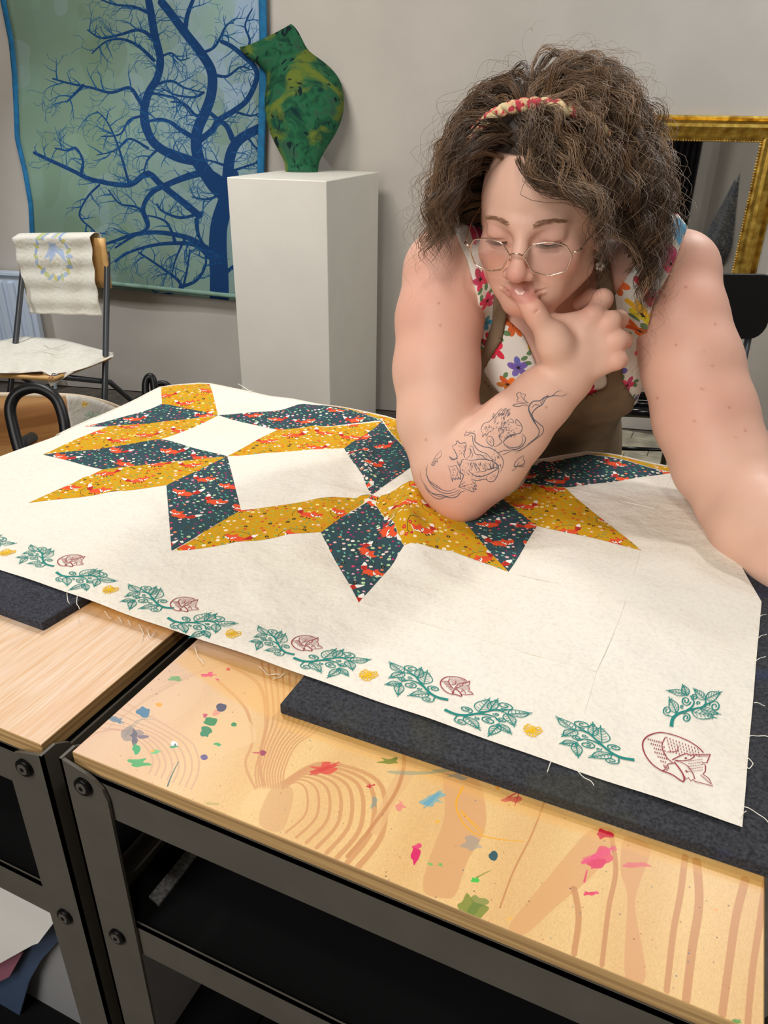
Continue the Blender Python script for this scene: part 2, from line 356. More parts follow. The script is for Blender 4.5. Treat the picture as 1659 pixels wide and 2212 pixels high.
def curl(p, a, L, wd, col, dep, al=1.):
    pts = [p]; n = max(int(L/9), 3); bend = R_.uniform(-.09, .09); 
    for i in range(n):
        a += bend+R_.uniform(-.22, .22); p = (p[0]+9*math.cos(a), p[1]+9*math.sin(a)); pts.append(p)
        if dep > 0 and i > 1 and R_.random() < .34: curl(p, a+R_.choice((-1, 1))*R_.uniform(.5, 1.1), L*R_.uniform(.35, .65), max(wd*(1-i/n)*.75, 1.3), col, dep-1, al)
    cv.line(pts, wd, col, 1.2, al)
for k in range(26): curl((R_.uniform(200, TW), R_.uniform(100, TH)), R_.uniform(0, 6.28), 170, 4, (100, 136, 160), 2, .5)
NV = (14, 56, 104)
tree = [(32, 24, [(955, 1310), (950, 1180), (955, 1040), (985, 900), (975, 800), (900, 740), (850, 700), (760, 665), (680, 630), (630, 560), (620, 480), (640, 400), (680, 330), (690, 250), (665, 150), (650, 60), (640, 0)], 1.),
        (84, 66, [(948, 1310), (948, 1200), (942, 1060), (950, 960), (980, 860), (1000, 760)], 1.), (50, 40, [(985, 880), (985, 760), (1000, 660), (1040, 600), (1120, 555)], 1.), (70, 54, [(985, 850), (930, 800), (880, 730), (850, 690)], 1.),
        (50, 34, [(870, 720), (850, 640), (855, 560), (890, 480), (915, 400), (915, 310), (870, 230), (800, 140), (740, 60), (700, 10)], 1.), (40, 26, [(870, 700), (770, 680), (680, 630), (640, 570), (625, 480), (645, 400), (680, 340), (695, 260), (672, 150), (655, 50), (645, 0)], 1.),
        (18, 12, [(800, 140), (810, 70), (835, 0)], 1.), (22, 14, [(860, 610), (920, 560), (945, 520), (1010, 480), (1070, 430), (1110, 340), (1100, 290), (1050, 240), (1000, 200), (960, 180)], 1.), (20, 12, [(1005, 600), (980, 545), (940, 515), (900, 480)], 1.),
        (26, 6, [(900, 740), (820, 760), (740, 790), (660, 830), (620, 900), (640, 980), (560, 1030), (500, 1070)], 1.), (24, 10, [(860, 930), (800, 880), (700, 800), (640, 750), (580, 790), (540, 800), (460, 790), (380, 770), (320, 740), (190, 680), (150, 660)], 1.),
        (9, 5, [(350, 760), (360, 700), (330, 640), (290, 650), (240, 640)], 1.), (8, 4, [(430, 800), (380, 850), (345, 930), (400, 990), (440, 1030)], 1.), (18, 6, [(905, 1110), (850, 1060), (760, 1050), (660, 1060), (560, 1090), (500, 1130)], 1.), (20, 8, [(905, 1080), (820, 1030), (700, 1005), (590, 1010), (500, 1040), (440, 1060)], 1.),
        (16, 6, [(850, 950), (860, 1020), (905, 1090)], 1.), (12, 5, [(870, 920), (780, 940), (700, 910), (680, 880)], 1.), (16, 5, [(965, 1190), (1010, 1150), (1060, 1120)], 1.), (18, 7, [(830, 590), (780, 560), (740, 530), (690, 515), (630, 530)], 1.),
        (15, 5, [(625, 470), (600, 430), (560, 380), (480, 400), (400, 380), (300, 360), (230, 340)], 1.), (12, 5, [(360, 370), (320, 410), (290, 440)], 1.), (14, 4, [(660, 160), (600, 130), (520, 150), (440, 165), (380, 130)], 1.), (13, 4, [(665, 260), (600, 200), (530, 170), (460, 180), (400, 230)], 1.),
        (12, 4, [(650, 60), (580, 30), (500, 20), (440, 0)], 1.), (11, 4, [(660, 370), (740, 350), (800, 380), (880, 400)], 1.), (10, 4, [(880, 400), (840, 420), (760, 410), (700, 380)], 1.), (9, 3, [(560, 800), (530, 690), (500, 600), (460, 520), (420, 480)], 1.), (9, 3, [(640, 640), (560, 600), (500, 650), (420, 670)], 1.),
        (13, 5, [(790, 1255), (770, 1210), (690, 1150), (600, 1090)], 1.), (13, 5, [(780, 1240), (850, 1210), (890, 1140), (880, 1060)], 1.), (9, 4, [(740, 1270), (660, 1270), (590, 1262)], 1.), (9, 4, [(790, 1250), (810, 1160), (820, 1080)], 1.), (11, 4, [(1000, 640), (1060, 590), (1110, 640), (1150, 620)], 1.)]
tree += [(14, 5, [(900, 480), (850, 500), (800, 450), (740, 440)], 1.), (12, 4, [(915, 320), (980, 330), (1040, 290), (1080, 300)], 1.), (12, 4, [(870, 230), (930, 200), (980, 110), (1010, 100)], 1.), (10, 4, [(1010, 480), (1080, 500), (1120, 490)], 1.), (12, 4, [(970, 800), (930, 850), (880, 860), (830, 850)], 1.), (10, 4, [(985, 720), (930, 700), (890, 690)], 1.), (10, 4, [(1000, 740), (1060, 720), (1110, 700), (1120, 660)], 1.), (10, 4, [(640, 400), (700, 410), (770, 430), (830, 500)], 1.),
         (10, 4, [(620, 500), (560, 520), (520, 580), (440, 590)], 1.), (10, 4, [(640, 980), (600, 900), (520, 880), (470, 820)], 1.), (10, 4, [(690, 640), (640, 690), (620, 760)], 1.), (12, 4, [(760, 1050), (720, 960), (640, 930)], 1.), (9, 3, [(690, 250), (740, 230), (780, 260), (820, 250)], 1.), (10, 4, [(1050, 240), (1080, 180), (1060, 110), (1090, 40)], 1.), (9, 3, [(800, 1030), (760, 1120), (740, 1200)], 1.)]
for w1, w2, pts, al in tree:
    if w1 < 30: w1 *= 1.25; w2 *= 1.3
    c2 = cat([(x+20, y+10) for x, y in pts], 8); cv.line(c2, w1, NV, w2, al)
    for i in range(6, len(c2)-1, 5 if w1 > 20 else 3):
        d = c2[i+1]-c2[i]; a = math.atan2(d[1], d[0])
        if R_.random() < .95 and not (w1 > 60): curl(tuple(c2[i]), a+R_.choice((-1, 1))*R_.uniform(.5, 1.2), R_.uniform(40, 120), R_.uniform(4, 7.5), (20, 74, 124), 3)
im_t = cv.image('tree_print')
# tapestry outline in photo px, as a wavy cloth just off the wall
lft = [(-12, -60), (2, 0), (20, 90), (27, 160), (30, 220), (33, 300), (50, 370), (62, 440), (66, 520), (70, 600)]
ex = lambda tb, y: float(np.interp(y, [q[1] for q in tb], [q[0] for q in tb]))
def tapx(u, v): return (1-u)*ex(lft, -60+v*665)+u*(574+3*math.sin(v*7)), -60+v*(665+u*52)
def tap_off(u, v): return .055+.02*math.sin(3+v*6)*(1-u)**2+.012*math.sin(u*9+v*4)*(1-u)+.008*math.sin(v*19+u*5)*(1-u)**2
def tap(u, v): x, y = tapx(u, v); return PW(x, y, tap_off(u, v))
tp = empty('wall_hanging', PW(300, 640, .03), 'sage green textile wall hanging printed with a dark blue bare tree', 'wall hanging')
m_tap = imat('tree_cloth', im_t, .9, .25, 300)
m = MB(); m.grid(lambda a, b: tap(.018+.955*a, b), 50, 60); o = m.build('cloth_panel', m_tap, tp, smooth=True, fix=False)
def tuv(co):
    q = proj(co); return np.stack([(q[:, 0]*2+20)/TW, 1-(q[:, 1]*2+10)/TH], 1)
me = o.data; l = me.uv_layers.new(name='UVMap'); vi = np.empty(len(me.loops), int); me.loops.foreach_get('vertex_index', vi)
gu = np.array([tapx(.018+.955*i/50, j/60) for j in range(61) for i in range(51)]); gu = np.stack([(gu[:, 0]*2+20)/TW, 1-(gu[:, 1]*2+10)/TH], 1)
l.data.foreach_set('uv', gu[vi].astype(np.float32).ravel())
md = o.modifiers.new('solid', 'SOLIDIFY'); md.thickness = .003
m_trim = mat('blue_binding', (22, 104, 150), .85, noise=.1, nscale=40)
for u1, u2 in ((0, .0195), (.972, 1.0)):
    m = MB(); m.grid(lambda a, b: tap(u1+(u2-u1)*a, b)+WN*.002, 3, 60); m.build('edge_binding', m_trim, tp, smooth=True, solid=.006, fix=False)
m = MB(); m.tube([tap(.02+.95*i/24, .985) for i in range(25)], .012, 10); m.build('hem_rod', mat('hem_cloth', (128, 158, 140), .9, noise=.08), tp, smooth=True)
# ------------------------------------------------------------------ gilt mirror hung on the wall
t = NT('gilt'); t.b.inputs['Metallic'].default_value = .85; t.b.inputs['Roughness'].default_value = .32
n = t.n('ShaderNodeTexNoise', {'Vector': t.co(), 'Scale': 30., 'Detail': 6.}); t.base(t.ramp(n, [(.3, (150, 112, 44)), (.55, (206, 168, 74)), (.75, (232, 200, 110))])); t.bump(n, .15, .001); m_gilt = t.m
m_mir = mat('mirror_glass', (235, 238, 238), .02, 1)
TR = PW(1712, 252, .04); zt = TR[2]; zb = PW(1600, 765, .04)[2]; sR = float((TR-W0)@WT); sL = sR-.86
mr = empty('wall_mirror', wallp((sL+sR)/2, zb, .03), 'large rectangular mirror in a gold moulded frame behind the folding chair', 'mirror')
prof = [(0, 0), (0, .035), (.008, .04), (.018, .03), (.03, .05), (.042, .052), (.052, .036), (.066, .03), (.078, .022), (.086, .02), (.092, .012), (.092, 0)]
def moulding(s0, z0, s1, z1):
    m = MB(); cs = [(s0, z0, 1, 1), (s1, z0, -1, 1), (s1, z1, -1, -1), (s0, z1, 1, -1)]; v = []
    for s_, z_, ax, az in cs: v += [wallp(s_+ax*p_, z_+az*p_, .005+h_) for p_, h_ in prof]
    n = len(prof); return m.add(v, [(c*n+i, c*n+i+1, ((c+1) % 4)*n+i+1, ((c+1) % 4)*n+i) for c in range(4) for i in range(n-1)])
moulding(sL, zb, sR, zt).build('frame', m_gilt, mr)
m = MB(); m.box(wallp((sL+sR)/2, (zb+zt)/2, .012), ((sR-sL)/2-.085, .003, (zt-zb)/2-.085), (WT, -WN, (0, 0, 1))); m.build('mirror_glass', m_mir, mr)
m = MB(); per = []
x0, x1, z0, z1 = sL+.094, sR-.094, zb+.094, zt-.094
for s_ in np.arange(x0, x1, .011): per += [(s_, z0), (s_, z1)]
for z_ in np.arange(z0, z1, .011): per += [(x0, z_), (x1, z_)]
for s_, z_ in per: m.ball(wallp(s_, z_, .02), .0042, 6, 4)
tag(m.build('beading', m_gilt, mr, smooth=True, fix=False), kind='stuff')
# things that the mirror sees, behind the camera
m_curt = mat('dark_curtain', (44, 42, 48), .9, noise=.2)
m = MB()
q0, q1 = refl(P(1380, 600, 8.2)), refl(P(1462, 600, 8.2))
def cur(a, b):
    p = q0+(q1-q0)*a; return V3(p[0], p[1]+.04*math.sin(a*40), .1+2.4*b)
m.grid(cur, 60, 6); tag(m.build('curtain', m_curt, smooth=True, solid=.006, fix=False), 'dark curtain reflected in the left of the gold mirror', 'curtain')
g0 = refl(P(1642, 300, 7.1)); g1 = refl(P(1590, 580, 7.1)); gd = g1-g0; gx = np.cross(gd, V3(0, 1, 0)); gx /= np.linalg.norm(gx)
gc = PZ
m = MB()
def garm(a, b):
    w_ = .05+.27*min(b*1.25, 1)**1.2-(.14*max(b-.85, 0)/.15); ang = a*2*math.pi
    return V3(g0[0], g0[1], g0[2]+.05)+V3(math.cos(ang)*w_*(1+.12*math.sin(ang*5+b*3)), math.sin(ang)*w_*.6, -b*1.2)
m.grid(garm, 48, 24); t = NT('paisley_cloth'); n = t.n('ShaderNodeTexVoronoi', {'Vector': t.co(), 'Scale': 34.}, feature='DISTANCE_TO_EDGE'); z = t.n('ShaderNodeTexNoise', {'Vector': t.co(), 'Scale': 10.})
t.base(t.mix(z, t.ramp(n, [(.05, (190, 184, 170)), (.14, (70, 72, 76)), (.3, (130, 126, 118))]), rgba((60, 74, 96)))); t.b.inputs['Roughness'].default_value = .9
tag(m.build('hanging_garment', t.m, smooth=True, fix=False), 'patterned grey cloth hanging on a hook, seen in the gold mirror', 'garment')
g = MB(); g.tube([(g0[0], g0[1], g0[2]+.04), (g0[0], g0[1], 2.7)], .004, 6); g.build('hanging_cord', m_curt, bpy.data.objects['hanging_garment'])
# ------------------------------------------------------------------ radiator at the left edge
m_rad = mat('radiator_enamel', (196, 208, 224), .4)
rb = PZ(-60, 840, .12); rd = float((P(0, 720, 3.9)-CAM)@fw)
r1 = PW(62, 610, .09); s1 = float((r1-W0)@WT)
rad = empty('radiator', wallp(s1-.4, .12, .07), 'pale blue-white panel radiator on the wall at far left', 'radiator')
MB().box(wallp(s1-.4, .35, .06), (.4, .02, .26), (WT, -WN, (0, 0, 1))).build('panel', m_rad, rad, bevel=.006)
for i in range(12): MB().box(wallp(s1-.045-i*.066, .35, .084), (.017, .01, .225), (WT, -WN, (0, 0, 1))).build('rib', m_rad, rad, bevel=.005)
MB().box(wallp(s1-.4, .615, .06), (.4, .035, .006), (WT, -WN, (0, 0, 1))).build('top_grille', m_rad, rad)
MB().tube([wallp(s1+.02, .2, .06), wallp(s1+.02, .1, .06), wallp(s1+.02, .0, .06)], .009, 8).build('pipe', m_rad, rad)
MB().tube([wallp(s1-.01, .6, .06), wallp(s1+.04, .6, .06), wallp(s1+.05, .57, .06)], .018, 10).build('valve', mat('black_plastic', (24, 24, 26), .45), rad, smooth=True)
# ------------------------------------------------------------------ folding chair with cloths (left)
m_steel = mat('grey_tube', (92, 94, 98), .35, .75); m_ply = mat('birch', (214, 168, 104), .5, noise=.08, nscale=12)
m_blk = mat('black_metal', (20, 20, 22), .38, .3); m_blkp = mat('black_plastic_seat', (14, 14, 15), .42)
m_cal = mat('calico', (232, 226, 212), .95, noise=.03, nscale=60, bump=.35, bscale=90, bdist=.004, spec=.1)
def PDz(x, y, d): return P(x, y, d)
dB = 3.18
ch = empty('folding_chair', PZ(130, 1000, 0)*V3(1, 1, 0), 'folding chair with grey tube frame and light wood back by the tapestry', 'folding chair')
bl, br = P(52, 560, 3.32), P(232, 560, 3.16)
cdir = (br-bl)*V3(1, 1, 0); cdir /= np.linalg.norm(cdir); cfr = V3(cdir[1], -cdir[0], 0)      # toward the camera
for sgn, top, seat in ((0, bl, P(32, 755, 3.32)), (1, br, P(228, 765, 3.16))):
    t0 = top+V3(0, 0, .03); zs = seat[2]; base = seat+(seat-top)*((zs)/(top[2]-zs)); base[2] = .012
    MB().tube([t0, top, seat, base], .0125, 10).build('rear_leg', m_steel, ch, smooth=True)
    s2 = seat+cfr*.02+V3(0, 0, .0); e2 = s2-cfr*.36; e2[2] = .012; st = s2+cfr*.3
    MB().tube([s2+cfr*.28+V3(0, 0, -.01), s2-cfr*.02+V3(0, 0, -.12), e2], .0115, 10).build('front_leg', m_steel, ch, smooth=True)
def backp(a, b): return bl+(br-bl)*(-.03+1.06*a)+cfr*(.02-.05*math.sin(a*math.pi))+V3(0, 0, .085-.2*b)
m = MB(); m.grid(backp, 20, 6); m.build('backrest', m_ply, ch, smooth=True, solid=.014, fix=False)
sl_, sr_ = P(10, 758, 3.3), P(232, 770, 3.15); 
def seatp(a, b): return sl_+(sr_-sl_)*a+cfr*(.33*b-.02)+V3(0, 0, -.01-.02*math.sin(a*math.pi)*math.sin(b*math.pi))
m = MB(); m.grid(seatp, 12, 10); m.build('seat', m_ply, ch, smooth=True, solid=.014, fix=False)
MB().tube([(P(40, 862, 3.3)), (P(226, 872, 3.15))], .009, 8).build('cross_bar', m_steel, ch, smooth=True)
# cloth over the back, with a printed wreath
cvw = Canvas(480, 400, (231, 225, 211))
for k in range(26):
    a = 2*math.pi*k/26; c = (235+108*math.cos(a), 95+118*math.sin(a)*.95)
    cvw.disc(c, 22, [(168, 186, 216), (190, 196, 130), (150, 172, 208), (206, 196, 110)][k % 4], .85, 11, a*2+k)
for a, b, c in (((180, 110), (225, 30), (290, 60)), ((225, 60), (300, 60), (330, 130)), ((225, 40), (205, 130), (245, 90)), ((260, 30), (215, 20), (240, 70))): cvw.poly([a, b, c], (176, 194, 222), .9)
for k in range(10): curl_p = (rng.uniform(150, 330), rng.uniform(30, 190)); cvw.disc(curl_p, 9, (214, 204, 140), .6, 5, k)
im_w = cvw.image('wreath_print'); m_wr = imat('wreath_cloth', im_w, .95, .6, 60, .006, ext='EXTEND')
def drape(a, b):
    u = .02+.9*a; p = bl+(br-bl)*u; L = b*.42
    if L < .06: q = p-cfr*.03+V3(0, 0, .04+L*.6)
    elif L < .1: s = (L-.06)/.04; q = p+cfr*(-.03+.07*s)+V3(0, 0, .094+.012*math.sin(s*math.pi))
    else: q = p+cfr*(.042+.006*math.sin(a*17+b*5)+.004*math.sin(b*31))+V3(0, 0, .094-(L-.1))
    return q
m = MB(); m.grid(drape, 40, 50); o = m.build('draped_cloth', m_wr, smooth=True, fix=False); md = o.modifiers.new('s', 'SOLIDIFY'); md.thickness = .002
me = o.data; l = me.uv_layers.new(name='UVMap'); vi = np.empty(len(me.loops), int); me.loops.foreach_get('vertex_index', vi)
g_ = np.array([(i/40, 1-(j/50-.24)/.76) for j in range(51) for i in range(41)]); l.data.foreach_set('uv', g_[vi].astype(np.float32).ravel())
tag(o, 'cream crinkled cloth with a blue and yellow wreath print over the chair back', 'cloth')
# cloth lying on the seat with one corner hanging
outl = [(-60, 752), (-20, 738), (50, 728), (130, 732), (200, 745), (243, 760), (238, 772), (205, 790), (160, 806), (128, 818), (110, 835), (92, 802), (40, 805), (-60, 806)]
cs = [PZ(x, y, .47) for x, y in [(-60, 745), (50, 727), (243, 762), (160, 806), (92, 802), (-60, 812)]]
m = MB(); ctr = sum(cs)/6
def seatcloth(a, b):
    x = -70+a*315; y0 = np.interp(x, [-70, 50, 130, 243], [748, 727, 732, 762]); y1 = np.interp(x, [-70, 40, 92, 110, 128, 160, 205, 243], [806, 806, 802, 812, 806, 802, 788, 770]); y = y0+(y1-y0)*b
    p = PZ(x, y, .468+.004*math.sin(x*.11+b*6)+.004*math.cos(x*.07)); 
    return p
m.grid(seatcloth, 60, 14); o = m.build('seat_cloth', m_cal, smooth=True, solid=.002, fix=False); tag(o, 'cream cloth lying flat over the folding chair seat, printed corner hanging down', 'cloth')
m = MB(); A, B, C = PZ(90, 801, .466), PZ(160, 803, .466), P(110, 835, float((PZ(110, 806, .466)-CAM)@fw)+.005)
m.grid(lambda a, b: (A+(B-A)*a)*(1-b)+C*b+cfr*.01*math.sin(a*3.14)*(1-b), 12, 10); m.build('hanging_corner', m_cal, o, smooth=True, solid=.002, fix=False)
def ribbons(name, strokes, md, parent, place, nrm=None, lift=0):
    mb = MB()
    for pts, w_ in strokes:
        q = [place(p) for p in pts]; n = len(q); v = []
        for i in range(n):
            t_ = q[min(i+1, n-1)]-q[max(i-1, 0)]; t_ = t_/(np.linalg.norm(t_)+1e-9); nn = V3(0, 0, 1) if nrm is None else nrm(q[i]); b = np.cross(t_, nn); b /= np.linalg.norm(b)+1e-9
            wi = w_[i] if hasattr(w_, '__len__') else w_; v += [q[i]+b*wi/2, q[i]-b*wi/2]
        mb.add(v, [(2*i, 2*i+1, 2*i+3, 2*i+2) for i in range(n-1)])
    return mb.build(name, md, parent, fix=False)
m_ink = mat('faded_red_ink', (170, 140, 140), .9); m_inkr = mat('dark_red_ink', (130, 60, 64), .9)
ribbons('line_print', [(cat([(25, 765), (60, 758), (100, 756), (140, 745)], 4), .002), (cat([(60, 768), (90, 760), (120, 766), (150, 762)], 4), .002), (cat([(95, 745), (110, 752), (135, 748), (145, 740)], 4), .002)], m_ink, o, lambda p: PZ(p[0], p[1], .476))
nC = cfr
ribbons('flower_print', [([(110+6*math.cos(a), 814+6*math.sin(a)), (110+2*math.cos(a), 814+2*math.sin(a))], .004) for a in (.4, 1.5, 2.6, 3.8, 5.2)], m_inkr, o, lambda p: P(p[0], p[1], float((PZ(110, 812, .466)-CAM)@fw)-.02), lambda p: nC)
# ------------------------------------------------------------------ black folding chair (right)
kd = 2.35
bk = empty('folding_chair', V3(*(P(1560, 1200, kd)[:2]), 0), 'black folding chair in front of the gold mirror', 'folding chair')
kl, kr = P(1470, 655, kd), P(1668, 655, kd); kx = (kr-kl)*V3(1, 1, 0); kx /= np.linalg.norm(kx); kf = V3(kx[1], -kx[0], 0)
kc = (kl+kr)/2; hw = np.linalg.norm(kr-kl)/2; hh = .094
pts = []
for cx_, cz_, a0 in ((hw-.05, hh-.06, 0), (-hw+.05, hh-.06, 90), (-hw+.05, -hh+.04, 180), (hw-.05, -hh+.04, 270)):
    for k in range(6): a = math.radians(a0+k*18); rr = .05; pts.append(kc+kx*(cx_+rr*math.cos(a))+V3(0, 0, cz_+rr*1.1*math.sin(a)))
m = MB(); m.prism([p+kf*.008 for p in pts], -kf*.016); m.build('backrest', m_blkp, bk, bevel=.004)
sz = .45; kz = kc[2]
for sg in (-1, 1):
    e = hw-.045 if sg > 0 else hw-.06
    a = kc+kx*sg*e+V3(0, 0, -.05)-kf*.012; b = V3(*a[:2], sz)+kf*.02; g = V3(*(b+kf*.36)[:2], .015)
    MB().tube([a, b, g], .0115, 10).build('long_leg', m_steel, bk, smooth=True)
    a2 = b+kf*.2+V3(0, 0, .0)-kx*sg*.02; g2 = V3(*(a2-kf*.36)[:2], .015); MB().tube([a2, g2], .0115, 10).build('short_leg', m_blk, bk, smooth=True)
    MB().ball(g+V3(0, 0, .005), .018).build('foot_cap', m_blkp, bk, smooth=True)
MB().box(V3(*(kc+kf*.2)[:2], sz+.012), (hw-.03, .19, .012), (kx, kf, (0, 0, 1))).build('seat', m_blkp, bk, bevel=.008)
MB().tube([kc+kx*(hw-.06)+kf*.25+V3(0, 0, .12-kz), kc-kx*(hw-.06)+kf*.25+V3(0, 0, .12-kz)], .01, 8).build('cross_bar', m_blk, bk, smooth=True)
# stacked folding chair frames seen between apron and arm
fc = empty('folded_chair_stack', V3(*(P(1400, 880, 2.9)[:2]), 0), 'folded black chairs with shiny tube rails low behind her arm', 'chair')
mg = mat('gloss_black', (18, 18, 20), .16, .2)
for y_, r_ in ((822, .02), (846, .032), (872, .012), (890, .022)):
    a, b = P(1330, y_-3, 2.9), P(1480, y_+5, 2.85); MB().tube([a, b], r_, 12).build('rail', mg, fc, smooth=True)
for x_ in (1338, 1470):
    a = P(x_, 815, 2.9); b = V3(a[0], a[1], 0.01); MB().tube([a, b], .012, 8).build('leg', mg, fc, smooth=True)
a, b = P(1330, 968, 2.62), P(1500, 974, 2.6); MB().tube([a, b, b+V3(.02, 0, -b[2]+.012)], .008, 8).build('foot_rail', mg, fc, smooth=True)
# bag at the right edge
t = NT('paisley_bag'); n = t.n('ShaderNodeTexVoronoi', {'Vector': t.co(), 'Scale': 60.}); t.base(t.ramp(n, [(.1, (30, 32, 40)), (.35, (120, 110, 112)), (.6, (196, 186, 180))])); t.b.inputs['Roughness'].default_value = .9
bc = P(1700, 985, 2.3); m = MB(); m.ball(bc, (.09, .08, .11), 20, 14); tag(m.build('cloth_bag', t.m, smooth=True), 'small dark patterned cloth bundle at the right edge behind her elbow', 'bag')
st = empty('stool', (bc[0], bc[1], 0), 'low stool under the patterned cloth bundle, mostly hidden by her arm', 'stool'); zt_ = bc[2]-.108
MB().tube([(bc[0], bc[1], zt_-.03), (bc[0], bc[1], zt_)], .13, 24).build('seat', m_ply, st)
for sx in (-1, 1):
    for sy in (-1, 1): MB().tube([(bc[0]+sx*.08, bc[1]+sy*.08, zt_-.03), (bc[0]+sx*.11, bc[1]+sy*.11, 0)], .011, 8).build('leg', m_ply, st)
# ------------------------------------------------------------------ bentwood armchair with black tube arms
t = NT('bent_ply'); c = t.co('Object', (.6, .6, 9)); n = t.n('ShaderNodeTexNoise', {'Vector': c, 'Scale': 3., 'Detail': 3., 'Distortion': .6}); t.base(t.ramp(n, [(.38, (196, 146, 88)), (.5, (176, 122, 68)), (.6, (150, 100, 54))])); t.b.inputs['Roughness'].default_value = .5; m_bent = t.m
ac = empty('armchair', V3(*(P(150, 1000, 1.95)[:2]), 0), 'bent plywood armchair with black tubular arms behind the left table', 'armchair')
ed = [(-140, 862), (-60, 856), (20, 855), (100, 856), (160, 858), (215, 868), (262, 885), (300, 905), (345, 940)]
dps = [1.72, 1.75, 1.78, 1.82, 1.86, 1.92, 2.0, 2.1, 2.25]
top = [P(x, y, d) for (x, y), d in zip(ed, dps)]; topc = cat(top, 5); za = sum(p[2] for p in top)/len(top)
m = MB(); n_ = len(topc); m.grid(lambda a, b: topc[min(int(round(a*(n_-1))), n_-1)]*V3(1, 1, 1)+V3(0, 0, -.42*b), n_-1, 8); m.build('back_shell', m_bent, ac, smooth=True, solid=.012, fix=False)
m = MB(); m.tube([p+V3(0, 0, .002) for p in topc], .0065, 8); m.build('shell_edge', mat('pale_edge', (228, 208, 180), .6), ac, smooth=True)
for pts, d1, d2, r_ in (([(45, 985), (30, 930), (22, 880), (40, 848), (80, 838), (118, 858), (136, 900), (142, 950), (140, 1000)], 1.55, 1.6, .0115), ([(318, 880), (314, 835), (320, 815), (330, 818), (334, 850), (336, 880)], 2.2, 2.2, .0105)):
    q = cat([P(x, y, d1) for x, y in pts], 6); MB().tube(q, r_ , 12).build('arm_tube', m_blk, ac, smooth=True)
q = cat([P(x, y, 2.32) for x, y in ((328, 838), (345, 828), (362, 832), (375, 850), (380, 880))], 6); MB().tube(q, .009, 10).build('arm_tube', m_blk, ac, smooth=True)
MB().tube([P(46, 985, 1.55), P(52, 955, 1.62), P(70, 945, 1.66)], .0125, 10).build('arm_bracket', m_blk, ac, smooth=True)
MB().box(P(322, 868, 2.22), (.03, .02, .015)).build('arm_bracket', m_blk, ac)
b0 = topc[6]; 
for k in (4, n_//2, n_-4):
    p = topc[k]; MB().tube([p+V3(0, .03, -.4), V3(p[0], p[1]+.05, .01)], .011, 8).build('leg', m_blk, ac)
MB().box(V3(*(sum(top)/len(top))[:2], za-.44)+V3(-.02, .1, 0), (.24, .2, .012)).build('seat', m_bent, ac, bevel=.004)
# ================================================================== WORK TABLES
ZT = .9; XL, XR, YF, YB = -.405, .1005, .3125, 1.06
TRI = lambda x, y, z=ZT: PZ(x, y, z)
# painted and grained tabletop, drawn in table coordinates from surveyed points
PXM = 4200.; GW, GH = int((XR-XL)*PXM), int((.66-YF)*PXM)
def tc(x, y): p = PZ(x, y, ZT); return ((p[0]-XL)*PXM, GH-(p[1]-YF)*PXM)
cv = Canvas(GW, GH, (222, 180, 118))
gy, gx = np.mgrid[0:GH, 0:GW].astype(np.float32)
wob = sum(a*np.sin(gx*f+gy*g+p) for a, f, g, p in ((7, .011, .004, 0), (5, .023, -.012, 2), (3, .05, .02, 1)))
cv.a += (np.array((234, 198, 136))/255.-cv.a)*(.5+.5*np.sin((gx+wob*2)*.02))[..., None]*.6
fib = rng.random((GH//6, GW)).astype(np.float32); fib = np.repeat(fib, 6, 0)[:GH]; fib = np.pad(fib, ((0, GH-fib.shape[0]), (0, 0)), 'edge'); fib = (fib+np.roll(fib, 1, 1)+np.roll(fib, -1, 1))/3
cv.a += ((fib-.5)*.07)[..., None]
pinkw = np.clip(1-gx/(GW*.28), 0, 1)[..., None]; cv.a += (np.array((218, 184, 166))/255.-cv.a)*pinkw*.75
GR = (204, 146, 92); GD = (192, 128, 76)
def grain(pts, w1, w2=None, c=GR, a=.75): cv.line(cat([tc(*p) for p in pts], 6), w1, c, w2, a)
def band(pts, c=(214, 160, 106), a=.8): cv.poly(cat([tc(*p) for p in pts], 5, True), c, a, 3)
for i, x0 in enumerate(np.linspace(0, 1, 11)):      # lines fanning down to the knot at (590,1700)
    grain([(565+x0*150, 1430+x0*60), (580+x0*110, 1540+x0*30), (565+x0*75, 1610), (552+x0*62, 1665), (556+x0*58, 1702)], 9-4*x0, 6, GR, .8)
grain([(500, 1440), (560, 1480), (575, 1560), (560, 1640), (570, 1700)], 16, 9); grain([(470, 1470), (530, 1530), (545, 1600), (530, 1650), (552, 1704)], 12, 8)
for k in range(8):                                   # the arches right of the knot
    grain([(610, 1705-k*2), (640+k*8, 1690-k*6), (662+k*22, 1708-k*3), (660+k*24, 1758+k*5), (618+k*22, 1798+k*11)], 5+k*.9, 8+k*1.6, GR, .85)
band([(606, 1690), (634, 1712), (612, 1790), (570, 1790), (560, 1760), (585, 1705)], (206, 156, 104), .6); band([(540, 1710), (580, 1700), (560, 1745), (520, 1752)], (232, 196, 140), .35)
for k in range(8): grain([(180+k*9, 1600-k*14), (240+k*22, 1575+k*2), (300+k*18, 1600+k*4), (330+k*14, 1640+k*4), (322+k*13, 1670+k*5)], 5, 7, (198, 152, 126), .55)
for k in range(9): grain([(210+k*24, 1592-k*20), (300+k*22, 1520-k*12), (390+k*16, 1460-k*4)], 4, 5, (204, 160, 130), .4)
band([(440, 1560), (500, 1540), (540, 1560), (552, 1600), (500, 1620), (470, 1640), (445, 1610)], (228, 190, 138), .7); band([(330, 1520), (400, 1470), (440, 1470), (420, 1520), (360, 1560)], (226, 190, 150), .5)
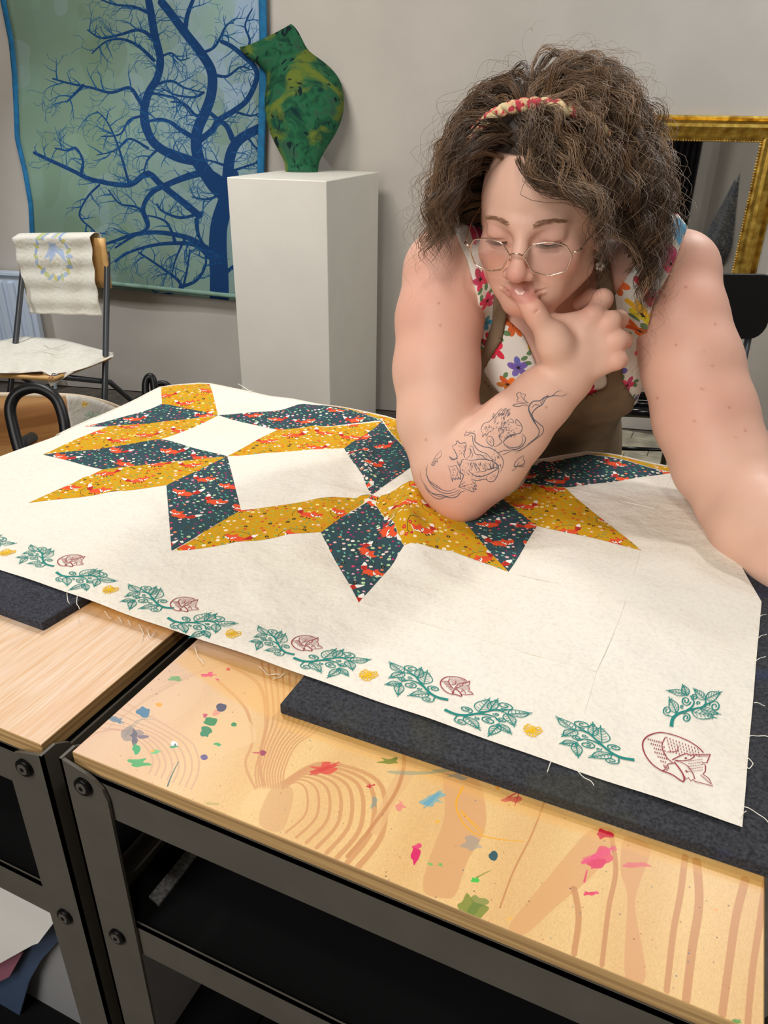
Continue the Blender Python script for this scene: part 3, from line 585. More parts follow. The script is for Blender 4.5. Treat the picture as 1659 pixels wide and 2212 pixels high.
for pts, c, a in (([(960, 1650), (1030, 1680), (1050, 1780), (1010, 1860), (985, 1930), (960, 1940), (915, 1925), (925, 1860), (960, 1760)], (214, 160, 108), .85), ([(1280, 1790), (1330, 1800), (1290, 1880), (1200, 1960), (1130, 2020), (1100, 2000), (1180, 1900), (1230, 1840)], (216, 162, 104), .85),
                  ([(1350, 1810), (1405, 1830), (1385, 1900), (1372, 1960), (1395, 2110), (1350, 2110), (1355, 1940), (1340, 1880)], (214, 158, 104), .9), ([(890, 1600), (900, 1660), (850, 1740), (820, 1800), (800, 1790), (830, 1720), (860, 1660)], (222, 176, 120), .8)): band(pts, c, a)
for pts, w1 in (([(1320, 1800), (1330, 1880), (1315, 1960), (1300, 2085)], 15), ([(1240, 1920), (1250, 1980), (1240, 2060)], 18), ([(1480, 1850), (1470, 1930), (1455, 2010), (1440, 2140)], 18), ([(1505, 1860), (1510, 1950), (1495, 2050), (1482, 2160)], 24), ([(1610, 1900), (1590, 1980), (1575, 2080), (1560, 2190)], 22), ([(1655, 1900), (1640, 2000), (1625, 2100), (1615, 2210)], 18),
                ([(820, 1560), (870, 1620), (860, 1700), (800, 1790), (750, 1850)], 14), ([(1180, 1720), (1150, 1800), (1110, 1880), (1080, 1960)], 6), ([(760, 1560), (840, 1600), (900, 1620), (960, 1620), (1060, 1680)], 15)): grain(pts, w1, w1*.8, GD, .75)
halo = (236, 176, 88)
for pts in ([(410, 1400), (560, 1450), (640, 1480), (610, 1550), (600, 1560), (480, 1500), (380, 1430)], [(600, 1540), (800, 1600), (1100, 1710), (1350, 1800), (1659, 1895), (1659, 1930), (1340, 1830), (1080, 1740), (780, 1630), (600, 1570)]): cv.poly([tc(*p) for p in pts], halo, .45, 24)
SP = np.random.default_rng(3)
def splash(x, y, w_, h_, c, a=1., jag=.35, n=11, rot=0):
    q = []
    for k in range(n):
        t_ = 2*math.pi*k/n; r_ = 1+SP.uniform(-jag, jag); dx, dy = w_/2*r_*math.cos(t_), h_/2*r_*math.sin(t_); q.append(tc(x+dx*math.cos(rot)-dy*math.sin(rot), y+dx*math.sin(rot)+dy*math.cos(rot)))
    cv.poly(cat(q, 3, True), c, a)
def streak(pts, wd, c, a=.8, n=1):
    for k in range(n): cv.line(cat([tc(x+SP.uniform(-1, 1)*6*(n > 1), y+SP.uniform(-1, 1)*5*(n > 1)) for x, y in pts], 4), wd, c, wd*.4, a)
DG, LB, NVY, GRN, PNK, RED = (40, 84, 90), (64, 120, 150), (62, 60, 92), (28, 132, 76), (222, 42, 110), (196, 34, 44)
for s_ in [(310, 1538, 34, 22, (60, 118, 152), 1, .3), (478, 1528, 22, 18, NVY, 1, .12), (455, 1558, 30, 18, (22, 130, 70), 1, .2), (444, 1581, 22, 22, (24, 126, 84), 1, .35), (505, 1565, 12, 9, GRN, 1, .15), (441, 1636, 16, 12, (92, 76, 132), 1, .08), (344, 1522, 13, 9, (236, 160, 30), 1, .2),
           (253, 1556, 26, 14, (80, 112, 140), .7, .6), (286, 1586, 40, 36, (88, 92, 110), .45, .7), (290, 1592, 20, 30, (60, 66, 92), .7, .6), (307, 1592, 24, 8, (96, 84, 116), .8, .3), (293, 1617, 16, 20, (36, 160, 96), 1, .5), (335, 1624, 24, 10, (90, 190, 120), .8, .4), (376, 1608, 16, 14, (240, 240, 238), 1, .2), (378, 1610, 4, 8, (70, 90, 100), 1, .2), (376, 1613, 20, 6, (44, 150, 100), .9, .4),
           (300, 1648, 50, 14, (44, 160, 84), .9, .6), (330, 1622, 8, 5, (240, 170, 40), .9, .3), (470, 1608, 14, 7, (40, 160, 90), .9, .5), (568, 1626, 14, 11, (150, 44, 84), 1, .2), (556, 1626, 24, 3, (190, 60, 70), .8, .2), (452, 1458, 24, 10, (230, 70, 110), .9, .6), (378, 1466, 26, 9, (90, 160, 90), .8, .9), (470, 1468, 8, 4, PNK, .8, .5), (493, 1446, 8, 5, (220, 60, 40), .9, .3), (443, 1545, 10, 9, (196, 60, 90), .9, .3), (466, 1540, 14, 12, (220, 110, 110), .5, .4),
           (700, 1660, 46, 22, (214, 66, 48), .85, .5), (843, 1644, 44, 14, (120, 130, 40), .9, .5), (800, 1697, 14, 8, RED, .9, .8), (896, 1850, 22, 34, (214, 20, 96), 1, .45), (900, 1830, 16, 14, (220, 40, 110), .8, .6), (1066, 1849, 20, 20, (40, 84, 92), 1, .12), (1028, 1901, 18, 12, (70, 190, 70), 1, .4), (950, 1869, 14, 6, (90, 180, 90), .8, .7), (930, 1866, 10, 6, (90, 190, 90), .8, .6),
           (1015, 1960, 66, 46, (118, 132, 42), .85, .55), (1030, 1950, 40, 30, (90, 120, 40), .6, .8), (1300, 1802, 42, 20, (206, 30, 52), .95, .55), (1300, 1855, 52, 44, (224, 50, 100), .75, .5), (1292, 1862, 36, 26, (214, 30, 90), .8, .5), (1272, 1930, 22, 10, (220, 40, 90), .9, .5), (1290, 1928, 14, 6, (224, 60, 110), .8, .5), (1376, 1868, 60, 12, (220, 100, 110), .8, .3), (1105, 1725, 30, 14, (206, 60, 60), .6, .7),
           (938, 1727, 44, 26, (110, 170, 190), .7, .7), (940, 1668, 110, 12, (130, 150, 130), .5, .9), (980, 1676, 50, 12, (110, 130, 140), .5, .9), (945, 1775, 12, 7, (240, 180, 30), .9, .4), (866, 1735, 18, 22, (226, 90, 120), .5, .8), (1022, 1822, 34, 22, (120, 140, 160), .4, .9), (806, 1737, 14, 20, (90, 140, 150), .5, .9), (1100, 1985, 12, 8, (240, 180, 80), .8, .6), (1546, 1965, 12, 8, (240, 160, 90), .7, .5), (1590, 2206, 20, 8, (90, 150, 60), .9, .5), (450, 1735, 30, 10, (150, 150, 70), .5, .9), (1075, 1700, 12, 14, (240, 150, 40), .7, .4)]: splash(*s_)
streak([(362, 1698), (372, 1672), (386, 1645)], 5, DG, .9); streak([(268, 1590), (300, 1560), (330, 1550)], 3, (120, 130, 120), .5, 4); streak([(920, 1740), (950, 1712)], 5, (90, 160, 190), .6, 6)
streak([(1000, 1700), (985, 1740), (1010, 1790), (1060, 1810), (1130, 1818)], 7, (236, 168, 30), .9); streak([(1000, 1755), (1040, 1800)], 5, (236, 170, 40), .7, 4); streak([(1290, 1700), (1300, 1690)], 4, RED); streak([(1100, 1722), (1120, 1712), (1112, 1740)], 5, (210, 50, 60)); streak([(1262, 1905), (1268, 1880)], 6, (220, 50, 100), .8); streak([(1030, 1895), (1060, 1880)], 4, (120, 130, 40), .8)
streak([(1260, 1860), (1330, 1830)], 8, (226, 70, 120), .5, 6); streak([(676, 1670), (728, 1650)], 5, (206, 50, 40), .7, 8); streak([(262, 1560), (240, 1552)], 4, (80, 120, 150), .7, 4)
for k in range(420):
    x, y = SP.uniform(200, 1600), SP.uniform(1440, 2150); q = tc(x, y); cv.disc(q, SP.uniform(.7, 2.6), [(70, 60, 70), (60, 90, 140), (170, 60, 50), (90, 70, 50)][SP.integers(4)], SP.uniform(.3, .8))
im_top = cv.image('painted_tabletop')
def wood_edge(name, c1, c2):
    t = NT(name); c = t.co('Object', (1, 1, 1)); s = t.n('ShaderNodeSeparateXYZ', {0: c}); n = t.n('ShaderNodeTexNoise', {'Vector': t.co('Object', (4, 4, 260)), 'Scale': 1., 'Detail': 4.}); t.base(t.ramp(n, [(.35, c1), (.65, c2)])); t.b.inputs['Roughness'].default_value = .6; return t.m
m_edge = wood_edge('ply_edge', (150, 116, 74), (210, 172, 116))
t = NT('painted_pine'); t.b.inputs['Roughness'].default_value = .42; u = t.n('ShaderNodeUVMap', uv_map='UVMap'); q = t.n('ShaderNodeTexImage', {'Vector': u}); q.image = im_top; q.extension = 'EXTEND'; t.base(q)
n = t.n('ShaderNodeTexNoise', {'Vector': t.co('Object', (300, 40, 40)), 'Scale': 1., 'Detail': 4.}); t.bump(n, .12, .0006); m_top = t.m
t = NT('bare_pine'); t.b.inputs['Roughness'].default_value = .5
w_ = t.n('ShaderNodeTexNoise', {'Vector': t.co('Object', (22, 2.2, 1)), 'Scale': 2.4, 'Detail': 5., 'Distortion': .9}); r1_ = t.ramp(w_, [(.3, (214, 168, 118)), (.45, (232, 196, 160)), (.55, (220, 178, 128)), (.7, (236, 208, 178))])
w2 = t.n('ShaderNodeTexNoise', {'Vector': t.co('Object', (160, 6, 1)), 'Scale': 2., 'Detail': 3.}); r2_ = t.ramp(w2, [(.4, (226, 186, 150)), (.6, (240, 222, 208))]); mx = t.mix(.45, r1_, r2_)
xyz = t.n('ShaderNodeSeparateXYZ', {0: t.co()}); ya = t.n('ShaderNodeMath', {0: (xyz, 1), 1: .455}, operation='SUBTRACT'); xa = t.n('ShaderNodeMath', {0: (xyz, 0), 1: -.62}, operation='SUBTRACT'); xb = t.n('ShaderNodeMath', {0: xa, 1: -.35}, operation='MULTIPLY'); sm = t.n('ShaderNodeMath', {0: ya, 1: xb}, operation='MAXIMUM')
fx = t.n('ShaderNodeMath', {0: ya, 1: 40.}, operation='MULTIPLY'); fx.use_clamp = True; t.base(t.mix(fx, mx, t.ramp(w_, [(.35, (232, 176, 98)), (.6, (214, 150, 74))]))); t.bump(w2, .15, .0006); m_bare = t.m
m_frame = mat('grey_painted_steel', (84, 80, 72), .5, .0, noise=.04, nscale=30, bump=.08, bscale=500, spec=.5)
m_shelf = mat('black_shelf', (5, 5, 6), .85, spec=.2); m_screw = mat('black_bolt', (14, 14, 15), .3, .5)
def bolt(par, x, z, y):
    o = MB(); o.tube([(x, y+.001, z), (x, y-.0035, z)], .0085, 18); b = o.build('bolt', m_screw, par, bevel=.001)
    MB().tube([(x, y-.0034, z), (x, y-.0042, z)], .0052, 14).build('bolt_face', mat('bolt_face', (96, 92, 84), .45, .3) if 'bolt_face' not in bpy.data.materials else bpy.data.materials['bolt_face'], b)
    MB().tube([(x, y-.0041, z), (x, y-.0045, z)], .0022, 6).build('hex_socket', m_shelf, b)
def table(x0, x1, yf, yb, label, topmat, uvf=None, flat_l=True):
    e = empty('work_table', ((x0+x1)/2, (yf+yb)/2, 0), label, 'table')
    m = MB(); m.span((x0, yf, ZT-.0155), (x1, yb, ZT)); o = m.build('tabletop', topmat, e, bevel=.0012); o.data.materials.append(m_edge)
    for p in o.data.polygons: p.material_index = 0 if p.normal.z > .5 else 1
    if uvf: uv_set(o, uvf)
    for xa_, xb_ in ((x0-.007, x0+.037), (x1-.037, x1+.007)):
        left = xa_ < x0
        for yf_ in (yf-.007, yb+.007):
            s = 1 if yf_ < yf else -1; m = MB(); xo = xa_ if left else xb_; xi = xb_ if left else xa_
            a = [(xo, yf_, 0), (xi, yf_, 0), (xi, yf_, ZT-.032)]+[(xi+(xo-xi)*(.65-.65*math.cos(t_))*1.0, yf_, ZT-.032+.024*math.sin(t_)) for t_ in (.5, .9, 1.2)]+[(xo, yf_, ZT-.003)]
            m.prism(a, (0, .0028*s, 0))
            m.prism([(xo, yf_, 0), (xo, yf_+.035*s, 0), (xo, yf_+.035*s, ZT-.03), (xo, yf_+.028*s, ZT-.012), (xo, yf_+.015*s, ZT-.003), (xo, yf_, ZT-.003)], ((.0028 if left else -.0028), 0, 0))
            lg = m.build('leg', m_frame, e)
            if s > 0: bolt(lg, (xo+xi)/2, ZT-.0235, yf_); bolt(lg, (xo+xi)/2, ZT-.211, yf_)
    for y_, s in ((yf-.003, 1), (yb+.003, -1)):
        for zt_ in (ZT-.0158, ZT-.190):
            m = MB(); m.span((x0+.005, y_, zt_-.040), (x1-.005, y_+s*.0025, zt_)); m.span((x0+.005, y_, zt_-.002), (x1-.005, y_+s*.004, zt_)); m.build('cross_rail', m_frame, e)
    for x_, s in ((x0-.004, 1), (x1+.004, -1)):
        for zt_ in (ZT-.0185, ZT-.190): MB().span((x_, yf, zt_-.036), (x_+s*.0025, yb, zt_)).build('side_rail', m_frame, e)
    MB().span((x0, yf+.0, ZT-.206), (x1, yb, ZT-.198)).build('shelf', m_shelf, e)
    MB().span((x0, yf+.0, .12), (x1, yb, .132)).build('shelf', m_shelf, e)
    return e
tab_r = table(XL, XR, YF, YB, 'grey steel framed work table with paint-splashed pine top under the quilt', m_top, lambda c: np.stack([(c[:, 0]-XL)/(XR-XL), (c[:, 1]-YF)/(.66-YF)], 1))
XL2 = -.4325; tab_l = table(XL2-.46, XL2, YF-.005, YB-.05, 'grey steel framed work table with clean pale pine top at the left', m_bare)
m_felt = mat('grey_felt_strip', (120, 120, 120), .95, noise=.25, nscale=300, bump=.4, bscale=400)
fs = [PZ(x, y, ZT-.197) for x, y in ((322, 1940), (343, 1958), (440, 1830), (412, 1830))]
m = MB(); m.prism([V3(p[0], p[1], ZT-.1975) for p in fs], (0, 0, .003)); tag(m.build('felt_strip', m_felt), 'narrow grey felt strip lying on the black shelf of the right table', 'strip')
# plastic tub on the lower shelf of the left table
t = NT('translucent_plastic'); t.b.inputs['Base Color'].default_value = rgba((186, 186, 188)); t.b.inputs['Roughness'].default_value = .35; t.b.inputs['Transmission Weight'].default_value = .25; m_tub = t.m
tb = empty('storage_tub', (-.74, .56, .132), 'translucent white plastic storage tub under the left table', 'tub')
X0, X1, Y0, Y1 = -.93, -.515, .40, .8
def tubring(s, z): return [(X0+.03*s, Y0+.03*s, z), (X1-.03*s, Y0+.03*s, z), (X1-.03*s, Y1-.03*s, z), (X0+.03*s, Y1-.03*s, z)]
m = MB(); v = tubring(1, .133)+tubring(0, .5); m.add(v, [(0, 1, 2, 3)]+[(i, (i+1) % 4, 4+(i+1) % 4, 4+i) for i in range(4)]); m.build('body', m_tub, tb, solid=.003)
m = MB(); m.add(tubring(-.3, .5)+tubring(-.3, .512)+tubring(.2, .512)+tubring(.2, .5), [(i, (i+1) % 4, 4+(i+1) % 4, 4+i) for i in range(4)]+[(4+i, 4+(i+1) % 4, 8+(i+1) % 4, 8+i) for i in range(4)]); m.build('rim', m_tub, tb, solid=.004)
m_pap = mat('white_paper', (236, 234, 228), .8); m_blu = mat('blue_folder', (66, 84, 112), .5); m_mag = mat('dull_magenta_card', (150, 92, 110), .7)
def PY(x, y, Y): v = ray(x, y); return CAM+v*Y/v[1]
for nm, mm, lab, cat_, pts, Y_ in (('paper_sheet', m_pap, 'large white paper sheets sticking out of the plastic tub', 'paper', [(-130, 1840), (0, 1850), (122, 1985), (82, 2038), (70, 2042), (0, 2081), (-130, 2130)], .372), ('folder', m_blu, 'blue folder standing in the plastic tub behind the paper', 'folder', [(40, 1960), (140, 1985), (136, 2022), (88, 2075), (62, 2120), (40, 2200), (-20, 2190), (-20, 2060)], .40),
        ('card_sheet', m_mag, 'dull pink card at the left of the plastic tub', 'card', [(-60, 2060), (10, 2050), (48, 2060), (20, 2110), (-60, 2150)], .386)):
    m = MB(); m.prism([PY(x_, y_, Y_) for x_, y_ in pts], (0, .003, 0)); tag(m.build(nm, mm), lab, cat_)
# ------------------------------------------------------------------ foam mats
m_foam = mat('black_foam', (52, 54, 62), .9, noise=.35, nscale=420, bump=.5, bscale=500, bdist=.0008, spec=.25)
t = NT('stained_foam'); t.b.inputs['Roughness'].default_value = .9; t.b.inputs['Specular IOR Level'].default_value = .25
n = t.n('ShaderNodeTexNoise', {'Vector': t.co(), 'Scale': 420., 'Detail': 5.}); n2 = t.n('ShaderNodeTexNoise', {'Vector': t.co(), 'Scale': 13., 'Detail': 5.}); c = t.ramp(n, [(.3, (34, 35, 39)), (.7, (68, 70, 76))])
c2 = t.mix(t.ramp(n2, [(.6, (0, 0, 0)), (.68, (150, 150, 150))]), c, rgba((44, 62, 110))); n3 = t.n('ShaderNodeTexNoise', {'Vector': t.co('Object', (1, 1, 1.01)), 'Scale': 9., 'Detail': 3.}); c3 = t.mix(t.ramp(n3, [(.64, (0, 0, 0)), (.7, (110, 110, 110))]), c2, rgba((84, 84, 40))); t.base(c3); t.bump(n, .5, .0008); m_foam2 = t.m
pa = PZ(604, 1520, .911); pb = PZ(1659, 1872, .911); md_ = pb-pa; md_[2] = 0; md_ /= np.linalg.norm(md_); mp_ = V3(-md_[1], md_[0], 0)
a0 = V3(pa[0], pa[1], ZT+.0003); L = .44; D_ = .5; Pq = [a0, a0+md_*L, a0+md_*L+mp_*D_, a0+mp_*D_]
m = MB(); m.prism([p for p in Pq], (0, 0, .0102)); tag(m.build('foam_mat', m_foam2, bevel=.0012), 'black foam mat with blue stains under the right corner of the quilt', 'mat')
l1 = PZ(89, 1344, .911); l2 = PZ(170, 1296, .911); l3 = PZ(0, 1312, .911); e1 = (l2-l1)*V3(1, 1, 0); e1 /= np.linalg.norm(e1); e2 = (l3-l1)*V3(1, 1, 0); e2 /= np.linalg.norm(e2)
a0 = V3(l1[0], l1[1], ZT+.0003); m = MB(); m.prism([a0, a0+e1*.3, a0+e1*.3+e2*.33, a0+e2*.33], (0, 0, .0102)); tag(m.build('foam_mat', m_foam, bevel=.0012), 'plain black foam mat on the left table under the quilt edge', 'mat')

# ================================================================== QUILT
ZQ = .9125
def qz(x, y): return PZ(x, y, ZQ)
def bumpf(p, c, sx, sy, h, ang=0):
    dx, dy = p[0]-c[0], p[1]-c[1]; ca, sa = math.cos(ang), math.sin(ang); u, v = dx*ca+dy*sa, -dx*sa+dy*ca; return h*math.exp(-(u/sx)**2-(v/sy)**2)
BK = [(qz(700, 1085), .03, .09, .006, .2), (qz(930, 1150), .03, .05, .006, 0.3), (qz(700, 1230), .012, .08, .004, 1.0), (qz(560, 1250), .012, .09, .003, .8), (qz(1020, 1210), .08, .02, .003, -.3),
      (qz(340, 960), .05, .02, .004, .3), (qz(420, 860), .1, .06, .014, 0), (qz(760, 900), .08, .03, .008, 0), (qz(1330, 1000), .05, .04, .006, 0), (qz(640, 880), .02, .06, .006, 1.2)]
def ridge(a, b, sg, h): A, B_ = qz(*a)[:2], qz(*b)[:2]; return (A, B_-A, float((B_-A)@(B_-A)), sg, h)
RG = [ridge((886, 1072), (872, 1150), .019, .018), ridge((872, 1150), (900, 1200), .018, .008), ridge((780, 985), (795, 1035), .012, .010), ridge((700, 1062), (800, 1075), .008, .004), ridge((905, 1060), (935, 1120), .018, .006), ridge((690, 1180), (560, 1270), .007, .0022), ridge((560, 1270), (480, 1380), .006, .0016), ridge((1219, 1057), (1420, 1110), .006, .0015),
      ridge((860, 1200), (1000, 1270), .012, .004), ridge((560, 990), (640, 1030), .004, .0012), ridge((120, 1010), (330, 1100), .006, .002), ridge((330, 1100), (520, 1180), .006, .0015), ridge((180, 1150), (380, 1060), .005, .0014), ridge((600, 960), (730, 900), .008, .003), ridge((1170, 1000), (1230, 1040), .008, .004), ridge((1300, 1310), (1100, 1400), .01, .0012), ridge((300, 1240), (420, 1150), .006, .0014)]
def H(x, y):
    z = ZQ+.0006*math.sin(x*31+y*13)+.0005*math.sin(x*17-y*43+1)+.0004*math.sin(x*70+y*55)
    for c, sx, sy, h, an in BK: z += bumpf((x, y), c, sx, sy, h, an)
    for A, d, L2, sg, h in RG:
        t_ = min(max(((x-A[0])*d[0]+(y-A[1])*d[1])/L2, 0), 1); r2 = (x-A[0]-t_*d[0])**2+(y-A[1]-t_*d[1])**2
        if r2 < 9*sg*sg: z += h*math.exp(-r2/(sg*sg))
    return z
edge_px = [(1603, 1788), (1645, 1300), (1560, 1150), (1500, 1062), (1457, 1012), (1268, 980), (1130, 1000), (1010, 960), (870, 915), (830, 905), (697, 879), (540, 850), (451, 835), (430, 834), (349, 845), (270, 878), (200, 905), (130, 940), (0, 985), (-120, 1040)]
out = [qz(*p)[:2] for p in edge_px]; fl = qz(0, 1230)[:2]; fr = out[0]; dfl = fl-fr; out.append(fr+dfl*1.26); out[-2] = np.array([out[-1][0]+.0, out[-2][1]])
SEAMS = []
def sheet(poly, lift, name, md, parent, step=.011, uvs=None, edge_dip=0, back=True):
    bm = bmesh.new(); vs = [bm.verts.new((p[0], p[1], 0)) for p in poly]; f = bm.faces.new(vs); f.normal_update()
    if f.normal.z < 0: f.normal_flip()
    xs_ = [p[0] for p in poly]; ys_ = [p[1] for p in poly]
    for ax, lo, hi in ((0, min(xs_), max(xs_)), (1, min(ys_), max(ys_))):
        k = math.ceil(lo/step)
        while k*step < hi:
            co = [0, 0, 0]; no = [0, 0, 0]; co[ax] = k*step; no[ax] = 1
            bmesh.ops.bisect_plane(bm, geom=bm.verts[:]+bm.edges[:]+bm.faces[:], plane_co=co, plane_no=no, dist=1e-5); k += 1
    for v in bm.verts:
        d = 0
        if edge_dip:
            dd = float(-sd_poly(v.co.x, v.co.y, poly)); d = lift*(.3+.7*min(max(dd, 0)/edge_dip, 1)**.5) if dd < edge_dip else lift
        v.co.z = H(v.co.x, v.co.y)+(d if edge_dip else lift)
    me = bpy.data.meshes.new(name); 
    if uvs:
        ul = bm.loops.layers.uv.new('UVMap')
        for f in bm.faces:
            for l_ in f.loops: l_[ul].uv = uvs(l_.vert.co.x, l_.vert.co.y)
    bm.to_mesh(me); bm.free(); me.shade_smooth(); return link(name, me, md, parent)
quilt = empty('quilt_top', (*((out[0]+out[12])/2), ZQ), 'large cream calico quilt top with mustard and teal fox print star', 'quilt')
def cotton(name, c, s=1.):
    t = NT(name); t.b.inputs['Roughness'].default_value = .95; t.b.inputs['Specular IOR Level'].default_value = .1
    n = t.n('ShaderNodeTexNoise', {'Vector': t.co(), 'Scale': 260., 'Detail': 6.}); n1 = t.n('ShaderNodeTexNoise', {'Vector': t.co(), 'Scale': 6., 'Detail': 3.}); c = np.array(c, float)
    a = t.ramp(n, [(.2, c*.90), (.5, c), (.8, np.minimum(c*1.03, 255))]); b = t.mix(.5, a, t.ramp(n1, [(.35, c*(.985, .97, .94)), (.65, c)])); t.base(b)
    w1 = t.n('ShaderNodeTexNoise', {'Vector': t.co('Object', (1, 1, 1)), 'Scale': 16., 'Detail': 5., 'Roughness': .55, 'Distortion': .1}); w2 = t.n('ShaderNodeTexNoise', {'Vector': t.co(), 'Scale': 900., 'Detail': 2.})
    ad = t.n('ShaderNodeMath', {0: w1, 1: w2}, operation='MULTIPLY_ADD'); ad.inputs[1].default_value = 1.; t.t.links.new(w2.outputs[0], ad.inputs[2]); t.bump(w1, .6*s, .016); 
    b2 = t.n('ShaderNodeBump', {'Strength': .25, 'Distance': .0006}); t.lk(w2, b2, 'Height'); t.t.links.new(t.t.nodes['Bump'].outputs[0], b2.inputs['Normal']); t.t.links.new(b2.outputs[0], t.b.inputs['Normal']); return t.m
m_quilt = cotton('unbleached_cotton', (238, 233, 222))
bk_ = sheet(out, 0, 'backing_cloth', m_quilt, quilt, .012)
# hem skirt hanging over the far and left edges of the tables
def skirt():
    ring = out[4:18]; pts = []
    for i in range(len(ring)-1):
        n = max(int(np.linalg.norm(ring[i+1]-ring[i])/.015), 1)
        for k in range(n): pts.append(ring[i]+(ring[i+1]-ring[i])*k/n)
    pts.append(ring[-1]); m = MB(); n = len(pts); v = []; c = np.array([-.35, .8]); rows = [(0, 0), (.006, -.002), (.012, -.008), (.016, -.018), (.018, -.05), (.022, -.12), (.026, -.2), (.028, -.26)]
    nr = []
    for i in range(n):
        t_ = pts[min(i+3, n-1)]-pts[max(i-3, 0)]; t_ = t_/np.linalg.norm(t_); q = np.array([t_[1], -t_[0]]); q = q if q@(pts[i]-c) > 0 else -q; nr.append(q)
    for o_, dz in rows:
        for i, p in enumerate(pts):
            w = .012*math.sin(i*.35)*min(-dz*8, 1); q = p+nr[i]*(o_+w); v.append((q[0], q[1], H(*p)+dz))
    return m.add(v, [(r*n+i, r*n+i+1, (r+1)*n+i+1, (r+1)*n+i) for r in range(len(rows)-1) for i in range(n-1)])
o = skirt().build('hanging_edge', m_quilt, quilt, smooth=True, fix=False); o.modifiers.new('s', 'SOLIDIFY').thickness = .0012
# ---- printed cottons (repeat tile, 13 cm)
def fabric(name, bg, pal, seed, n_f=9):
    N = 1024; cv = Canvas(N, N, bg); R = random.Random(seed)
    def wrap(fn):
        for ox in (-N, 0, N):
            for oy in (-N, 0, N): fn(ox, oy)
    def flower(x, y, r, c, cc):
        a0 = R.uniform(0, 6)
        def f(ox, oy):
            if -80 < x+ox < N+80 and -80 < y+oy < N+80:
                for k in range(5): a = a0+k*1.2566; cv.disc((x+ox+r*.62*math.cos(a), y+oy+r*.62*math.sin(a)), r*.5, c)
                cv.disc((x+ox, y+oy), r*.32, cc)
        wrap(f)
    def leaf(x, y, r, c):
        a = R.uniform(0, 6.28)
        wrap(lambda ox, oy: cv.disc((x+ox, y+oy), r, c, 1, r*.42, a) if -60 < x+ox < N+60 and -60 < y+oy < N+60 else None)
    def heart(x, y, r, c):
        def f(ox, oy):
            if -60 < x+ox < N+60 and -60 < y+oy < N+60: X, Y = x+ox, y+oy; cv.disc((X-r*.45, Y-r*.2), r*.55, c); cv.disc((X+r*.45, Y-r*.2), r*.55, c); cv.poly([(X-r*.95, Y), (X+r*.95, Y), (X, Y+r*1.1)], c)
        wrap(f)
    def vine(x, y, r, a0, a1, c):
        pts = [(x+r*math.cos(a), y+r*.8*math.sin(a)) for a in np.linspace(a0, a1, 12)]; wrap(lambda ox, oy: cv.line([(p[0]+ox, p[1]+oy) for p in pts], 4, c))
    def fox(x, y, s, ang, flip):
        ca, sa = math.cos(ang), math.sin(ang)
        def T(u, v, ox, oy): u = -u if flip else u; return (x+ox+s*(u*ca-v*sa), y+oy+s*(u*sa+v*ca))
        OR, OD, WH, BLK = (232, 84, 44), (206, 52, 36), (250, 244, 236), (40, 30, 34)
        def f(ox, oy):
            if not(-200 < x+ox < N+200 and -200 < y+oy < N+200): return
            t = lambda pts: [T(u, v, ox, oy) for u, v in pts]
            cv.poly(cat(t([(-.5, -.1), (-.1, -.28), (.3, -.15), (.45, .2), (.2, .34), (-.3, .32), (-.55, .2)]), 4, True), OR)
            for u in (-.42, -.2, .1, .26): cv.line(t([(u, .2), (u, .52)]), s*.11, OR)
            for u in (-.42, -.2, .1, .26): cv.line(t([(u, .47), (u, .55)]), s*.1, BLK)
            cv.poly(cat(t([(.35, .1), (.8, .0), (.98, -.35), (1.12, -.75), (.75, -.6), (.5, -.3)]), 4, True), OD); cv.poly(cat(t([(.98, -.35), (1.15, -.8), (.75, -.62), (.8, -.4)]), 3, True), WH)
            for k in range(3): cv.line(cat(t([(.5+k*.1, .02), (.62+k*.09, -.2), (.72+k*.07, -.42)]), 3), s*.03, (120, 24, 30))
            cv.poly(t([(-1.02, -.35), (-.92, -.62), (-.7, -.42), (-.45, -.42), (-.22, -.64), (-.14, -.34), (-.2, -.1), (-.58, .22), (-.94, -.1)]), OR)
            cv.poly(t([(-1.0, -.18), (-.72, -.12), (-.58, .2), (-.9, .0)]), WH); cv.poly(t([(-.16, -.18), (-.46, -.12), (-.58, .2), (-.26, .0)]), WH)
            cv.disc(T(-.58, .19, ox, oy), s*.06, BLK)
            for u in (-.8, -.37): cv.disc(T(u, -.1, ox, oy), s*.055, BLK)
        wrap(f)
    foxes = []
    for k in range(n_f):
        for _ in range(200):
            x, y = R.uniform(0, N), R.uniform(0, N)
            if all(min(abs(x-a), N-abs(x-a))**2+min(abs(y-b), N-abs(y-b))**2 > 250**2 for a, b in foxes): break
        foxes.append((x, y))
    for x, y in foxes: vine(x, y, R.uniform(110, 150), R.uniform(0, 3), R.uniform(3.5, 6), pal['vine'])
    pts = []
    for k in range(400):
        for _ in range(12):
            x, y = R.uniform(0, N), R.uniform(0, N)
            if all((x-a)**2+(y-b)**2 > 34**2 for a, b in pts): break
        else: continue
        pts.append((x, y)); c = R.random()
        if c < .34: leaf(x, y, R.uniform(9, 14), R.choice(pal['leaf'])); leaf(x+12, y+7, 9, R.choice(pal['leaf']))
        elif c < .8: q = R.choice(pal['fl']); flower(x, y, R.uniform(9, 15), q, pal['cc'])
        else: heart(x, y, R.uniform(8, 12), R.choice(pal['heart']))
    for x, y in foxes: fox(x, y, R.uniform(92, 116), R.uniform(-.5, .5), R.random() < .5)
    return imat(name, cv.image(name), .9, .25, 900)
m_mus = fabric('mustard_print', (208, 156, 14), dict(vine=(60, 44, 30), leaf=[(120, 170, 90), (170, 190, 70), (80, 150, 110)], fl=[(250, 240, 220), (210, 40, 50), (30, 26, 34), (240, 200, 190), (224, 110, 40), (245, 235, 160)], cc=(230, 190, 60), heart=[(200, 36, 60), (250, 236, 220)]), 3)
